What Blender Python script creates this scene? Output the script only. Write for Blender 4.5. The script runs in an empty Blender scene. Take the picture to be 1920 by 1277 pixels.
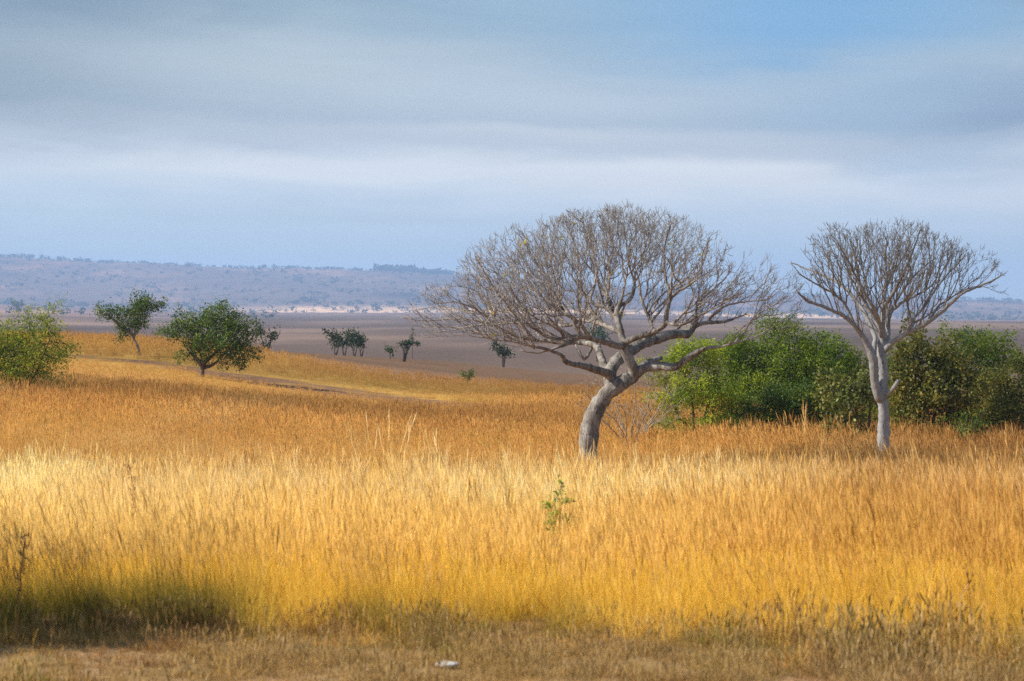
import bpy, math
import numpy as np
from mathutils import Vector, Matrix

rng = np.random.default_rng(7)
F = 4330.0          # focal length in pixels of a 1920 px wide picture
HZ = 575.0          # row of the true horizon
CZ = 1.78           # height of the lens above the verge
SC = bpy.context.scene
COL = SC.collection
def lin(r, g, b):
    f = lambda c: (c/255/12.92) if c <= 10 else ((c/255+0.055)/1.055)**2.4
    return np.array([f(r), f(g), f(b)])

# ------------------------------------------------------------------ terrain
CURV = {  # column of the view : [(distance, metres below the lens)]
 -700: [(35,2.95),(50,3.4),(62,3.6),(72,3.6),(90,3.3),(100,3.2),(120,2.85),(140,2.45),(160,2.1),(175,2.1),(210,3.3),(300,8.5),(450,12)],
   0: [(35,3.0),(50,3.6),(62,3.9),(72,3.85),(90,3.6),(100,3.45),(120,3.05),(140,2.6),(160,2.28),(175,2.3),(210,3.6),(300,9),(450,12)],
 140: [(35,3.0),(50,3.65),(62,3.95),(72,3.95),(90,3.75),(100,3.6),(120,3.2),(140,2.75),(160,2.35),(178,2.45),(210,3.7),(300,9),(450,12)],
 300: [(35,3.02),(50,3.7),(62,4.0),(72,4.05),(90,3.95),(100,3.85),(120,3.45),(140,3.0),(160,2.72),(182,2.75),(220,3.9),(300,8.5),(450,12)],
 500: [(35,3.05),(50,3.8),(62,4.15),(72,4.3),(90,4.4),(100,4.35),(120,4.12),(140,3.85),(160,3.62),(190,3.66),(230,4.25),(270,5.1),(330,9),(450,12.5)],
 760: [(35,3.05),(50,3.85),(62,4.3),(72,4.55),(90,4.75),(100,4.8),(120,4.82),(150,4.95),(180,5.2),(220,5.55),(260,5.95),(310,6.7),(360,10),(450,13)],
1090: [(35,3.05),(50,3.85),(62,4.42),(72,4.75),(90,5.0),(100,5.1),(120,5.35),(150,5.75),(180,6.6),(220,7.45),(260,8.1),(310,9.0),(360,12),(450,14)],
1500: [(35,3.05),(50,3.85),(62,4.5),(72,4.85),(90,5.05),(100,5.2),(120,5.5),(150,6.2),(180,7.0),(220,8.0),(260,8.9),(310,10),(360,13),(450,14.5)],
1920: [(35,3.1),(50,3.95),(62,4.6),(72,4.95),(90,5.2),(100,5.35),(120,5.7),(150,6.4),(180,7.2),(220,8.4),(260,9.4),(310,10.5),(360,13),(450,14.5)],
2600: [(35,3.15),(50,4.0),(62,4.7),(72,5.1),(90,5.4),(100,5.6),(120,6.0),(150,6.8),(180,7.6),(220,8.8),(260,9.8),(310,11),(360,13),(450,14.5)]}
FARC = {-700:[(700,12),(1500,11),(3000,4),(4600,-12),(6000,40),(14000,60)], 0:[(700,12),(1500,11),(3000,5),(4600,-6),(6000,40),(14000,60)],
 140:[(700,12),(1500,11.5),(3000,8),(4600,2),(6000,40),(14000,60)], 300:[(700,12),(1500,12),(3000,11.5),(4600,10.5),(6000,40),(14000,60)],
 1090:[(700,12.5),(1500,12.5),(3000,12),(4600,12.5),(6000,40),(14000,60)], 1500:[(700,13),(1500,13),(2200,13.5),(3400,17),(4600,22),(6000,40),(14000,60)],
 1920:[(700,14),(1500,13),(2000,13),(3000,20),(4600,28),(6000,40),(14000,60)], 2600:[(700,14),(1500,13),(2000,13),(3000,20),(4600,28),(6000,40),(14000,60)]}
US = np.arange(-700, 2601, 20.0)
LY = np.linspace(math.log(4), math.log(14000), 560)
NEAR = [(4,1.66),(9,1.72),(11,1.77),(12.7,1.83),(16,2.0),(20,2.22),(27,2.6)]
def _tab():
    ks = sorted(CURV); fk = sorted(FARC)
    A = []
    for k in ks:
        near = np.array(NEAR + CURV[k])
        fd = []
        for Y in (700,1500,2000,3000,4600,6000,14000):
            vals = [np.interp(math.log(Y), np.log([p[0] for p in FARC[q]]), [p[1] for p in FARC[q]]) for q in fk]
            fd.append((Y, np.interp(k, fk, vals)))
        a = np.vstack([near, np.array(fd)])
        A.append(np.interp(LY, np.log(a[:,0]), a[:,1]))
    A = np.array(A)
    T = np.array([[0.0]*len(LY)]*len(US))
    for j in range(len(LY)): T[:,j] = np.interp(US, ks, A[:,j])
    for _ in range(3):
        P = np.pad(T, ((0,0),(2,2)), mode='edge'); T = (P[:,:-4]+2*P[:,1:-3]+3*P[:,2:-2]+2*P[:,3:-1]+P[:,4:])/9
    for _ in range(12):
        P = np.pad(T, ((1,1),(0,0)), mode='edge'); T = (P[:-2]+2*P[1:-1]+P[2:])/4
    return T
TAB = _tab()

def vnoise(x, y, s, seed=0):
    x = np.asarray(x, float)/s; y = np.asarray(y, float)/s
    xi = np.floor(x).astype(np.int64); yi = np.floor(y).astype(np.int64)
    fx = x-xi; fy = y-yi; fx = fx*fx*(3-2*fx); fy = fy*fy*(3-2*fy)
    def h(a, b):
        n = (a*374761393 + b*668265263 + seed*1442695041) & 0xFFFFFFFF
        n = ((n ^ (n >> 13))*1274126177) & 0xFFFFFFFF
        return ((n ^ (n >> 16)) & 0xFFFF)/65535.0
    return (h(xi,yi)*(1-fx)+h(xi+1,yi)*fx)*(1-fy) + (h(xi,yi+1)*(1-fx)+h(xi+1,yi+1)*fx)*fy
def fbm(x, y, s, seed=0, o=3):
    t = 0; a = 1; n = 0
    for i in range(o):
        t = t + a*vnoise(x, y, s/2**i, seed+i*17); n += a; a *= .55
    return t/n

def depth(x, Y):
    x = np.asarray(x, float); Y = np.asarray(Y, float)
    Yc = np.clip(Y, 4.01, 13990)
    u = np.clip(960 + x*F/Yc, -699, 2599)
    a = (u+700)/20.0; b = (np.log(Yc)-LY[0])/(LY[1]-LY[0])
    i = np.clip(a.astype(int), 0, len(US)-2); j = np.clip(b.astype(int), 0, len(LY)-2)
    fa = a-i; fb = b-j
    return (TAB[i,j]*(1-fa)+TAB[i+1,j]*fa)*(1-fb) + (TAB[i,j+1]*(1-fa)+TAB[i+1,j+1]*fa)*fb
def ground(x, Y):
    return CZ - depth(x, Y) + (fbm(x, Y, 2.3, 5)-.5)*.07*np.clip((np.asarray(Y,float)-9)/4, .4, 1) + (fbm(x, Y, 60, 9)-.5)*np.clip((np.asarray(Y,float)-500)/1500, 0, 1)*2.0
def W(u, v, Y): return np.array([(u-960)*Y/F, Y, CZ-(v-HZ)*Y/F])
def base(u, Y):
    x = (u-960)*Y/F
    return np.array([x, Y, float(ground(x, Y))])

# ------------------------------------------------------------------ helpers
def tag(o, label=None, cat=None, group=None, kind=None):
    if label: o['label'] = label
    if cat: o['category'] = cat
    if group: o['group'] = group
    if kind: o['kind'] = kind
    return o
def empty(name, loc, label, cat, group=None):
    o = bpy.data.objects.new(name, None); COL.objects.link(o); o.location = loc
    o.empty_display_size = .3
    return tag(o, label, cat, group)
def mk(name, verts, faces, mats, parent=None, smooth=False, matidx=None, origin=None, link=True):
    """verts (n,3); faces list of int arrays (m,3) or (m,4)"""
    me = bpy.data.meshes.new(name)
    V = np.asarray(verts, np.float32)
    if origin is not None: V = V - np.asarray(origin, np.float32)
    faces = [np.asarray(f, np.int32) for f in faces if len(f)]
    me.vertices.add(len(V)); me.vertices.foreach_set('co', V.ravel())
    loops = np.concatenate([f.ravel() for f in faces])
    cnt = np.concatenate([np.full(len(f), f.shape[1], np.int32) for f in faces])
    st = np.concatenate([[0], np.cumsum(cnt)[:-1]]).astype(np.int32)
    me.loops.add(len(loops)); me.loops.foreach_set('vertex_index', loops)
    me.polygons.add(len(cnt)); me.polygons.foreach_set('loop_start', st); me.polygons.foreach_set('loop_total', cnt)
    for m in mats: me.materials.append(m)
    if matidx is not None: me.polygons.foreach_set('material_index', np.asarray(matidx, np.int32))
    if smooth: me.polygons.foreach_set('use_smooth', np.ones(len(cnt), bool))
    me.update(); me.validate()
    o = bpy.data.objects.new(name, me)
    if link: COL.objects.link(o)
    if parent is not None: o.parent = parent
    elif origin is not None: o.location = origin
    return o
def vcol(o, name, cols):
    a = o.data.attributes.new(name, 'FLOAT_COLOR', 'POINT')
    c = np.ones((len(cols), 4), np.float32); c[:,:3] = cols
    a.data.foreach_set('color', c.ravel())

class NT:
    def __init__(s, mat):
        s.t = mat.node_tree; s.t.nodes.clear()
    def n(s, typ, ins=None, **kw):
        d = s.t.nodes.new(typ)
        for k, v in kw.items(): setattr(d, k, v)
        for k, v in (ins or {}).items():
            if isinstance(v, bpy.types.NodeSocket): s.t.links.new(v, d.inputs[k])
            else: d.inputs[k].default_value = v
        return d
    def mix(s, f, a, b, mode='MIX'):
        d = s.t.nodes.new('ShaderNodeMix'); d.data_type = 'RGBA'; d.blend_type = mode
        for i, v in ((0, f), (6, a), (7, b)):
            if isinstance(v, bpy.types.NodeSocket): s.t.links.new(v, d.inputs[i])
            elif i == 0: d.inputs[i].default_value = v
            else: d.inputs[i].default_value = (*v[:3], 1)
        return d.outputs[2]
    def math(s, op, a, b=0.0, c=0.0):
        d = s.t.nodes.new('ShaderNodeMath'); d.operation = op
        for i, v in enumerate((a, b, c)):
            if isinstance(v, bpy.types.NodeSocket): s.t.links.new(v, d.inputs[i])
            else: d.inputs[i].default_value = v
        return d.outputs[0]
    def ss(s, v, lo, hi):
        d = s.n('ShaderNodeMapRange', {0: v, 1: lo, 2: hi}, interpolation_type='SMOOTHSTEP')
        return d.outputs[0]
    def ramp(s, f, stops):
        d = s.t.nodes.new('ShaderNodeValToRGB'); e = d.color_ramp.elements
        while len(e) < len(stops): e.new(.5)
        for q, (p, c) in zip(e, stops): q.position = p; q.color = (*c[:3], 1)
        s.t.links.new(f, d.inputs[0]); return d.outputs[0]
    def noise(s, vec, scale, detail=4, rough=.55, dist=0.0):
        return s.n('ShaderNodeTexNoise', {'Vector': vec, 'Scale': scale, 'Detail': detail, 'Roughness': rough, 'Distortion': dist}).outputs[0]
def material(name):
    m = bpy.data.materials.new(name); m.use_nodes = True
    return m, NT(m)

def leaf_mat(name, dark, mid, light, trans=.4, rough=.55):
    m, t = material(name)
    r = t.n('ShaderNodeNewGeometry').outputs['Random Per Island']
    c = t.ramp(r, [(0, dark), (.5, mid), (.9, light), (1, light)])
    oi = t.n('ShaderNodeTexCoord').outputs['Object']
    c = t.mix(t.ss(t.noise(oi, 1.1, 3), .40, .62), c, t.mix(1.0, c, (.55,.68,.55), 'MULTIPLY'))
    c = t.mix(t.math('MULTIPLY', t.ss(t.noise(oi, .8, 2, .5, .7), .52, .66), .8), c, t.mix(1.0, c, (1.35,1.15,.9), 'MULTIPLY'))
    d = t.n('ShaderNodeBsdfPrincipled', {'Base Color': c, 'Roughness': rough, 'Specular IOR Level': .3})
    tr = t.n('ShaderNodeBsdfTranslucent', {'Color': t.mix(1.0, c, (1.3,1.35,.55), 'MULTIPLY')})
    mx = t.n('ShaderNodeMixShader', {0: trans, 1: d.outputs[0], 2: tr.outputs[0]})
    t.n('ShaderNodeOutputMaterial', {'Surface': mx.outputs[0]})
    return m
def bark_mat(name, a, b, dark, scale=9.0, bump=.6, zs=.35):
    m, t = material(name)
    oc = t.n('ShaderNodeTexCoord').outputs['Object']
    mp = t.n('ShaderNodeMapping', {'Vector': oc, 'Scale': (1,1,zs)}).outputs[0]
    n1 = t.noise(mp, scale, 6, .65, .3); n2 = t.noise(oc, scale*.35, 3)
    n3 = t.noise(mp, scale*3.2, 5, .7)
    c = t.mix(t.ss(n1, .35, .65), a, b)
    c = t.mix(t.math('MULTIPLY', t.ss(n3, .54, .66), .85), c, dark)
    c = t.mix(t.math('MULTIPLY', t.ss(n2, .5, .7), .45), c, dark)
    h = t.math('ADD', n1, t.math('MULTIPLY', n3, .6))
    bp = t.n('ShaderNodeBump', {'Height': h, 'Strength': bump, 'Distance': .04})
    d = t.n('ShaderNodeBsdfPrincipled', {'Base Color': c, 'Roughness': .9, 'Specular IOR Level': .15, 'Normal': bp.outputs[0]})
    t.n('ShaderNodeOutputMaterial', {'Surface': d.outputs[0]})
    return m

# ------------------------------------------------------------------ ground colour zones (what grows or lies there, some with cloud shade or sun painted in)
C_VERGE = np.array([.20,.135,.07]); C_FIELD = np.array([.40,.21,.06]); C_TRACK = np.array([.13,.07,.04])
C_KNOLL = np.array([.42,.24,.05]); C_BROWN = np.array([.31,.165,.08]); C_PLAIN_SHADED = np.array([.078,.052,.038])  # far plain is dark because cloud shade is painted into its colour
C_PALE_SUNLIT = np.array([.78,.50,.30]); C_SOIL = np.array([.16,.085,.045])  # pale sand of the hill-foot strip, brightened with painted sunlight
def sstep(x, a, b):
    t = np.clip((x-a)/(b-a), 0, 1); return t*t*(3-2*t)
TRK_U = [-700, 0, 140, 300, 400, 500, 620, 760, 900, 1100, 2600]
TRK_Y = [140, 137, 134, 130, 126.5, 124.5, 122, 119, 118, 116, 110]
def track_mask(x, Y):
    u = 960 + x*F/np.maximum(Y, 4)
    c = np.interp(u, TRK_U, TRK_Y) + (fbm(x, Y, 7, 71)-.5)*3.5
    w = np.interp(u, [0,120,200,380,520,700,900,1000], [0,.6,1.0,2.2,4.6,4.0,1.6,0])
    w = w*2.0
    m = np.where(w > .1, 1-sstep(np.abs(Y-c), w*.6, w*.6+1.3), 0)
    return m*(.55+.45*sstep(fbm(x,Y,2.2,91), .32, .5))
def bare_dirt(x, Y):
    return track_mask(x, Y)
def edge_y(x):   # where the tall grass begins, behind the mown verge
    x = np.asarray(x, float)
    return 12.75 + (fbm(x, x*0, .9, 31)-.5)*.9 + (vnoise(x, x*0, .27, 35)-.5)*.45 - 1.0*sstep(x, .5, 1.5) + .1*sstep(-x, 1.2, 2.6)
def crest_y(x, Y):
    u = 960 + x*F/np.maximum(Y, 4)
    return np.interp(u, [-700,0,300,500,760,1090,1500,1920,2600], [215,215,212,168,150,165,165,165,165])

# ------------------------------------------------------------------ materials
m_bark1 = bark_mat('grey_brown_bark', (.12,.103,.09), (.33,.305,.28), (.04,.033,.027), 5, 1.0)
m_twig1 = bark_mat('pinkish_twig_bark', (.235,.20,.18), (.38,.345,.32), (.10,.08,.07), 5, .2)
m_bark2 = bark_mat('pale_bark', (.27,.27,.27), (.36,.36,.365), (.13,.12,.115), 5, .5)
m_twig2 = bark_mat('grey_twig_bark', (.20,.17,.145), (.31,.275,.24), (.10,.085,.07), 5, .2)
m_brown = bark_mat('dark_brown_bark', (.11,.075,.05), (.16,.115,.08), (.05,.035,.025), 12, .6)
m_red = bark_mat('reddish_bark', (.16,.05,.03), (.22,.08,.045), (.07,.03,.02), 12, .6)
m_pale = bark_mat('dry_branch_bark', (.20,.165,.135), (.33,.28,.235), (.10,.075,.055), 9, .5)
m_yleaf = leaf_mat('yellow_leaf', (.42,.28,.03), (.50,.36,.04), (.55,.45,.06))
LG = leaf_mat('fresh_green_leaf', (.10,.15,.013), (.20,.28,.022), (.34,.40,.04), .48)
LY_ = leaf_mat('yellow_green_leaf', (.17,.22,.014), (.30,.36,.026), (.44,.48,.05), .5)
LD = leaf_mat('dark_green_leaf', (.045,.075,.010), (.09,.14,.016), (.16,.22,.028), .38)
LO = leaf_mat('olive_leaf', (.10,.10,.015), (.19,.18,.03), (.36,.32,.09), .4)
LOL = leaf_mat('pale_olive_leaf', (.075,.085,.015), (.15,.16,.035), (.28,.28,.09), .36)
LB = leaf_mat('dusty_green_leaf', (.055,.075,.036), (.09,.115,.052), (.13,.16,.075), .25)

# ------------------------------------------------------------------ branching
class Skel:
    def __init__(s): s.p = []; s.par = []; s.r = []
    def add(s, p, par, r=0.0):
        s.p.append(np.asarray(p, float)); s.par.append(par); s.r.append(r); return len(s.p)-1
    def limb(s, pts, start=None, step=.12, wob=.0, seed=0):
        """pts: list of (x,y,z,r); smooth curve through them; start = node index it leaves from"""
        P = np.array(pts, float)
        if start is not None:
            q = np.append(s.p[start], min(max(s.r[start], .001), P[0,3]*1.25)); P = np.vstack([q, P])
        n = len(P); ids = []
        E = np.vstack([2*P[0]-P[1], P, 2*P[-1]-P[-2]])
        prev = start; g = np.random.default_rng(seed)
        for i in range(n-1):
            a, b, c, d = E[i], E[i+1], E[i+2], E[i+3]
            k = max(1, int(np.linalg.norm(c[:3]-b[:3])/step))
            for j in range(k if i < n-2 else k+1):
                if i == 0 and j == 0 and start is not None: continue
                t = j/k
                q = .5*((2*b)+(-a+c)*t+(2*a-5*b+4*c-d)*t*t+(-a+3*b-3*c+d)*t**3)
                if wob: q[:3] += g.normal(0, wob, 3)
                q[3] = max(q[3], .004)
                prev = s.add(q[:3], -1 if prev is None else prev, q[3]); ids.append(prev)
        return ids
    def near(s, p, lo=0):
        P = np.array(s.p[lo:]); return lo+int(np.argmin(((P-p)**2).sum(1)))

def colonize(sk, att, step, infl, kill, iters, trop=(0,0,0), jit=.15, seed=1, maxch=3, gate=None, inert=0.0):
    g = np.random.default_rng(seed)
    att = np.asarray(att); A = len(att)
    N0 = len(sk.p); P = np.array(sk.p); allow = np.ones(N0, bool) if gate is None else gate
    nd = np.full(A, 1e9); ni = np.zeros(A, int)
    idx = np.where(allow)[0]
    for k in range(0, A, 2000):
        d = ((att[k:k+2000,None]-P[None,idx])**2).sum(2)
        j = d.argmin(1); nd[k:k+2000] = np.sqrt(d[np.arange(len(j)), j]); ni[k:k+2000] = idx[j]
    live = nd > kill; ch = {}; trop = np.array(trop, float)
    for it in range(iters):
        use = live & (nd < infl)
        if not use.any():
            if not live.any(): break
            infl *= 1.5; continue
        src = ni[use]; v = att[use]-np.array([sk.p[i] for i in src]); v /= np.linalg.norm(v, axis=1)[:,None]+1e-9
        uq, inv = np.unique(src, return_inverse=True)
        D = np.zeros((len(uq),3)); np.add.at(D, inv, v)
        D /= np.linalg.norm(D, axis=1)[:,None]+1e-9
        if inert:
            for qi, q in enumerate(uq):
                pq = sk.par[q]
                if q >= N0 and pq >= 0:
                    dv = sk.p[q]-sk.p[pq]; D[qi] += dv/(np.linalg.norm(dv)+1e-9)*inert
            D /= np.linalg.norm(D, axis=1)[:,None]+1e-9
        D += trop + g.normal(0, jit, D.shape); D /= np.linalg.norm(D, axis=1)[:,None]+1e-9
        new = []
        for q, d in zip(uq, D):
            c = ch.setdefault(int(q), [])
            if len(c) >= maxch: continue
            if any((d*e).sum() > .9 for e in c): continue
            c.append(d)
            new.append(sk.add(sk.p[q]+d*step, int(q)))
        if not new:
            live &= ~use; continue
        NP = np.array([sk.p[i] for i in new]); new = np.array(new)
        li = np.where(live)[0]
        for k in range(0, len(li), 3000):
            L = li[k:k+3000]; d = ((att[L,None]-NP[None])**2).sum(2); j = d.argmin(1)
            dd = np.sqrt(d[np.arange(len(L)), j]); bet = dd < nd[L]
            nd[L[bet]] = dd[bet]; ni[L[bet]] = new[j[bet]]
        live &= nd > kill

def fan_out(sk, seeds, O, inside, step, fork, ang, cell, cap, seed, upw=.45, jit=.05, rounds=3, spacing=.26, rf=.2, thin=.02):
    """branches that fork again and again at narrow angles, bending outward and up, where there is still room"""
    g = np.random.default_rng(seed); occ = {}
    key = lambda p: (int(p[0]//cell), int(p[1]//cell), int(p[2]//cell))
    def norm(v): return v/(math.sqrt(float(v@v))+1e-9)
    def spread(d, a):
        w = np.cross(d, norm(g.normal(0,1,3))); return norm(d*math.cos(a)+norm(w)*math.sin(a))
    for q in seeds: occ[key(sk.p[q])] = 9
    start = list(seeds); n0 = len(sk.p)
    for rd in range(rounds):
        tips = []
        if rd == 0: src = [q for k, q in enumerate(start) if g.random() < .085/spacing*(4.0 if sk.r[q] < thin else 1)]
        else:
            grown = list(range(n0, len(sk.p))); src = [grown[k] for k in g.choice(len(grown), int(len(grown)*rf), replace=False)]
        for q in src:
            out = norm(sk.p[q]-O); par = sk.par[q]
            d0 = norm(sk.p[q]-sk.p[par]) if par >= 0 else out
            side = g.normal(0,1,3); side -= d0*(side@d0); side = norm(side)
            if side@(out+np.array([0,0,.4])) < -.2: side = -side
            d = norm(d0*.75+side*g.uniform(.5,1.0)+out*.35+np.array([0,0,.25]))
            tips.append([q, d, g.uniform(.5,1.3)*fork, 0])
        while tips:
            nxt = []
            for t in tips:
                q, d, left, gen = t
                p0 = sk.p[q]; out = norm(p0-O); out = norm(out+np.array([0,0,upw]))
                d = norm(d + out*.075 + g.normal(0, jit, 3)); p = p0+d*step
                if not inside(p):
                    continue
                k = key(p)
                if k != key(p0):
                    c = occ.get(k, 0)
                    if c >= cap: continue
                    occ[k] = c+1
                new = sk.add(p, q); left -= step
                if left <= 0:
                    a = g.uniform(.5,1)*ang; L = max(fork*g.uniform(.6,1.35)*(.92**gen), .2)
                    if gen > 10: continue
                    d1 = spread(d, a*.6); d2 = spread(d, a); d2 = norm(d2+ (d-d1)*.9)
                    nxt.append([new, d1, L, gen+1]); nxt.append([new, d2, max(L*g.uniform(.6,1.1), .18), gen+1])
                    if g.random() < .18: nxt.append([new, spread(d, ang*1.3), L*.7, gen+2])
                else: nxt.append([new, d, left, gen])
            g.shuffle(nxt) if False else None
            tips = nxt
            if len(sk.p) > 40000: return
def radii(sk, tip, e=2.3, grow=0.0):
    n = len(sk.p); a = np.zeros(n); R = np.array(sk.r, float); out = np.zeros(n)
    for i in range(n-1, -1, -1):
        r = a[i]**(1/e) if a[i] > 0 else tip
        if R[i] > 0: r = R[i]
        out[i] = r
        p = sk.par[i]
        if p >= 0: a[p] += (r+grow)**e
    for i in range(n):      # a child is never thicker than what it grows from
        p = sk.par[i]
        if p >= 0: out[i] = min(out[i], out[p]*(1.0 if R[i] > 0 else .93))
    return out

def spurs(sk, r, rmax, prob, length, up, seed, nseg=3, tip=.005, out_c=None):
    g = np.random.default_rng(seed); n = len(sk.p); has = np.zeros(n, bool); R = list(r)
    for i in range(n):
        if sk.par[i] >= 0: has[sk.par[i]] = True
    for i in range(n):
        if r[i] > rmax: continue
        p = sk.par[i]
        if p < 0: continue
        if has[i] and g.random() > prob: continue
        d0 = sk.p[i]-sk.p[p]; d0 = d0/(np.linalg.norm(d0)+1e-9)
        for k in range(1 if has[i] else 2):
            d = d0*.7 + g.normal(0, .6, 3) + np.array([0,0,up*.5]); cur = i
            L = length*g.uniform(.4, 1.2)/nseg; q = sk.p[i].copy()
            for s_ in range(nseg):
                d = d + np.array([0,0,up*.35]) + g.normal(0,.18,3); d /= np.linalg.norm(d)
                q = q + d*L
                cur = sk.add(q, cur); R.append(max(tip*(1-.35*s_/nseg), .002))
    return np.array(R)

def tubes(sk, r, keep, sides=lambda q: 4, bump=0.0, flare=None):
    n = len(sk.p); kids = [[] for _ in range(n)]
    for i in range(n):
        if sk.par[i] >= 0: kids[sk.par[i]].append(i)
    V = []; Fq = []; base_i = 0
    P = sk.p
    def emit(chain):
        nonlocal base_i
        m = len(chain)
        if m < 2: return
        pts = np.array([P[i] for i in chain]); rr = np.array([r[i] for i in chain])
        rr[0] = min(rr[0], rr[1]*1.15)
        S = sides(rr[0])
        T = np.gradient(pts, axis=0); T /= np.linalg.norm(T, axis=1)[:,None]+1e-9
        up = np.array([0.,0,1]) if abs(T[0][2]) < .9 else np.array([1.,0,0])
        a = np.cross(T[0], up); a /= np.linalg.norm(a)
        ang = np.arange(S)*2*math.pi/S; rings = []
        for k in range(m):
            a = a - T[k]*np.dot(a, T[k]); a /= np.linalg.norm(a)+1e-9
            b = np.cross(T[k], a)
            rad = np.full(S, rr[k])
            if bump and rr[k] > .03:
                q = pts[k] + np.outer(np.cos(ang), a)*rr[k] + np.outer(np.sin(ang), b)*rr[k]
                rad = rad*(1 + bump*(fbm(q[:,0]*2+q[:,2], q[:,1]*2-q[:,2]*.6, .35, 3)-.5) + bump*.5*(vnoise(ang*3+k*.1, pts[k,2]+ang*0, .8, 8)-.5))
            rings.append(pts[k] + (np.outer(np.cos(ang), a)+np.outer(np.sin(ang), b))*rad[:,None])
        V.append(np.vstack(rings)); j = np.arange(S); jn = (j+1)%S
        for k in range(m-1):
            o = base_i+k*S
            Fq.append(np.stack([o+j, o+jn, o+S+jn, o+S+j], 1))
        # closing point
        V.append((pts[-1]+T[-1]*rr[-1]*.6)[None]); o = base_i+(m-1)*S; c = base_i+m*S
        Fq.append(np.stack([o+j, o+jn, np.full(S, c), np.full(S, c)], 1))
        base_i += m*S+1
    stack = [(i, None) for i in range(n) if sk.par[i] < 0]
    while stack:
        i, frm = stack.pop()
        chain = [] if frm is None else [frm]
        cur = i
        while True:
            chain.append(cur)
            ks = kids[cur]
            if not ks: break
            best = max(ks, key=lambda q: r[q])
            for q in ks:
                if q != best: stack.append((q, cur))
            cur = best
        # cut into kept part
        c2 = []
        for q in chain:
            if keep(q) or (not c2 and q == frm): c2.append(q)
            else:
                if len(c2) > 1: emit(c2)
                c2 = [q] if not keep(q) else []
                c2 = [q]
                c2 = []
                last = q
                continue
        if len(c2) > 1: emit(c2)
    if not V: return None
    V = np.vstack(V); Q = np.vstack(Fq)
    tri = Q[:,2] == Q[:,3]
    return V, [Q[~tri], Q[tri][:,:3]]

def split_tubes(sk, r, thr, s_big, s_small, bump):
    n = len(sk.p)
    big = r >= thr
    # the thin part also keeps the node it leaves from, so the two meshes meet
    kb = lambda q: big[q]
    kids = [[] for _ in range(n)]
    for i in range(n):
        if sk.par[i] >= 0: kids[sk.par[i]].append(i)
    edge = np.array([big[i] and any(not big[k] for k in kids[i]) for i in range(n)])
    ks = lambda q: (not big[q]) or edge[q]
    return tubes(sk, r, kb, s_big, bump), tubes(sk, r, ks, s_small)

def leaves(cent, per, spread, ln, wd, seed, droop=.3, clump=None):
    g = np.random.default_rng(seed)
    C = np.repeat(cent, per, axis=0) + g.normal(0, spread, (len(cent)*per, 3))
    n = len(C)
    d = g.normal(0, 1, (n,3)); d[:,2] -= droop; d /= np.linalg.norm(d, axis=1)[:,None]
    w = np.cross(d, g.normal(0, 1, (n,3))); w /= np.linalg.norm(w, axis=1)[:,None]+1e-9
    nn = np.cross(d, w)
    L = ln*g.uniform(.6, 1.3, n)[:,None]; Wd = wd*g.uniform(.7, 1.2, n)[:,None]
    v = np.stack([C, C+d*L*.45+w*Wd*.5+nn*L*.05, C+d*L, C+d*L*.45-w*Wd*.5+nn*L*.05], 1).reshape(-1,3)
    f = np.arange(n*4).reshape(n,4)
    return v, f

def in_poly(px, py, poly):
    c = np.zeros(len(px), bool); n = len(poly)
    for i in range(n):
        x1, y1 = poly[i]; x2, y2 = poly[(i+1)%n]
        m = ((y1 > py) != (y2 > py)) & (px < (x2-x1)*(py-y1)/((y2-y1)+1e-12)+x1)
        c ^= m
    return c

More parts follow.
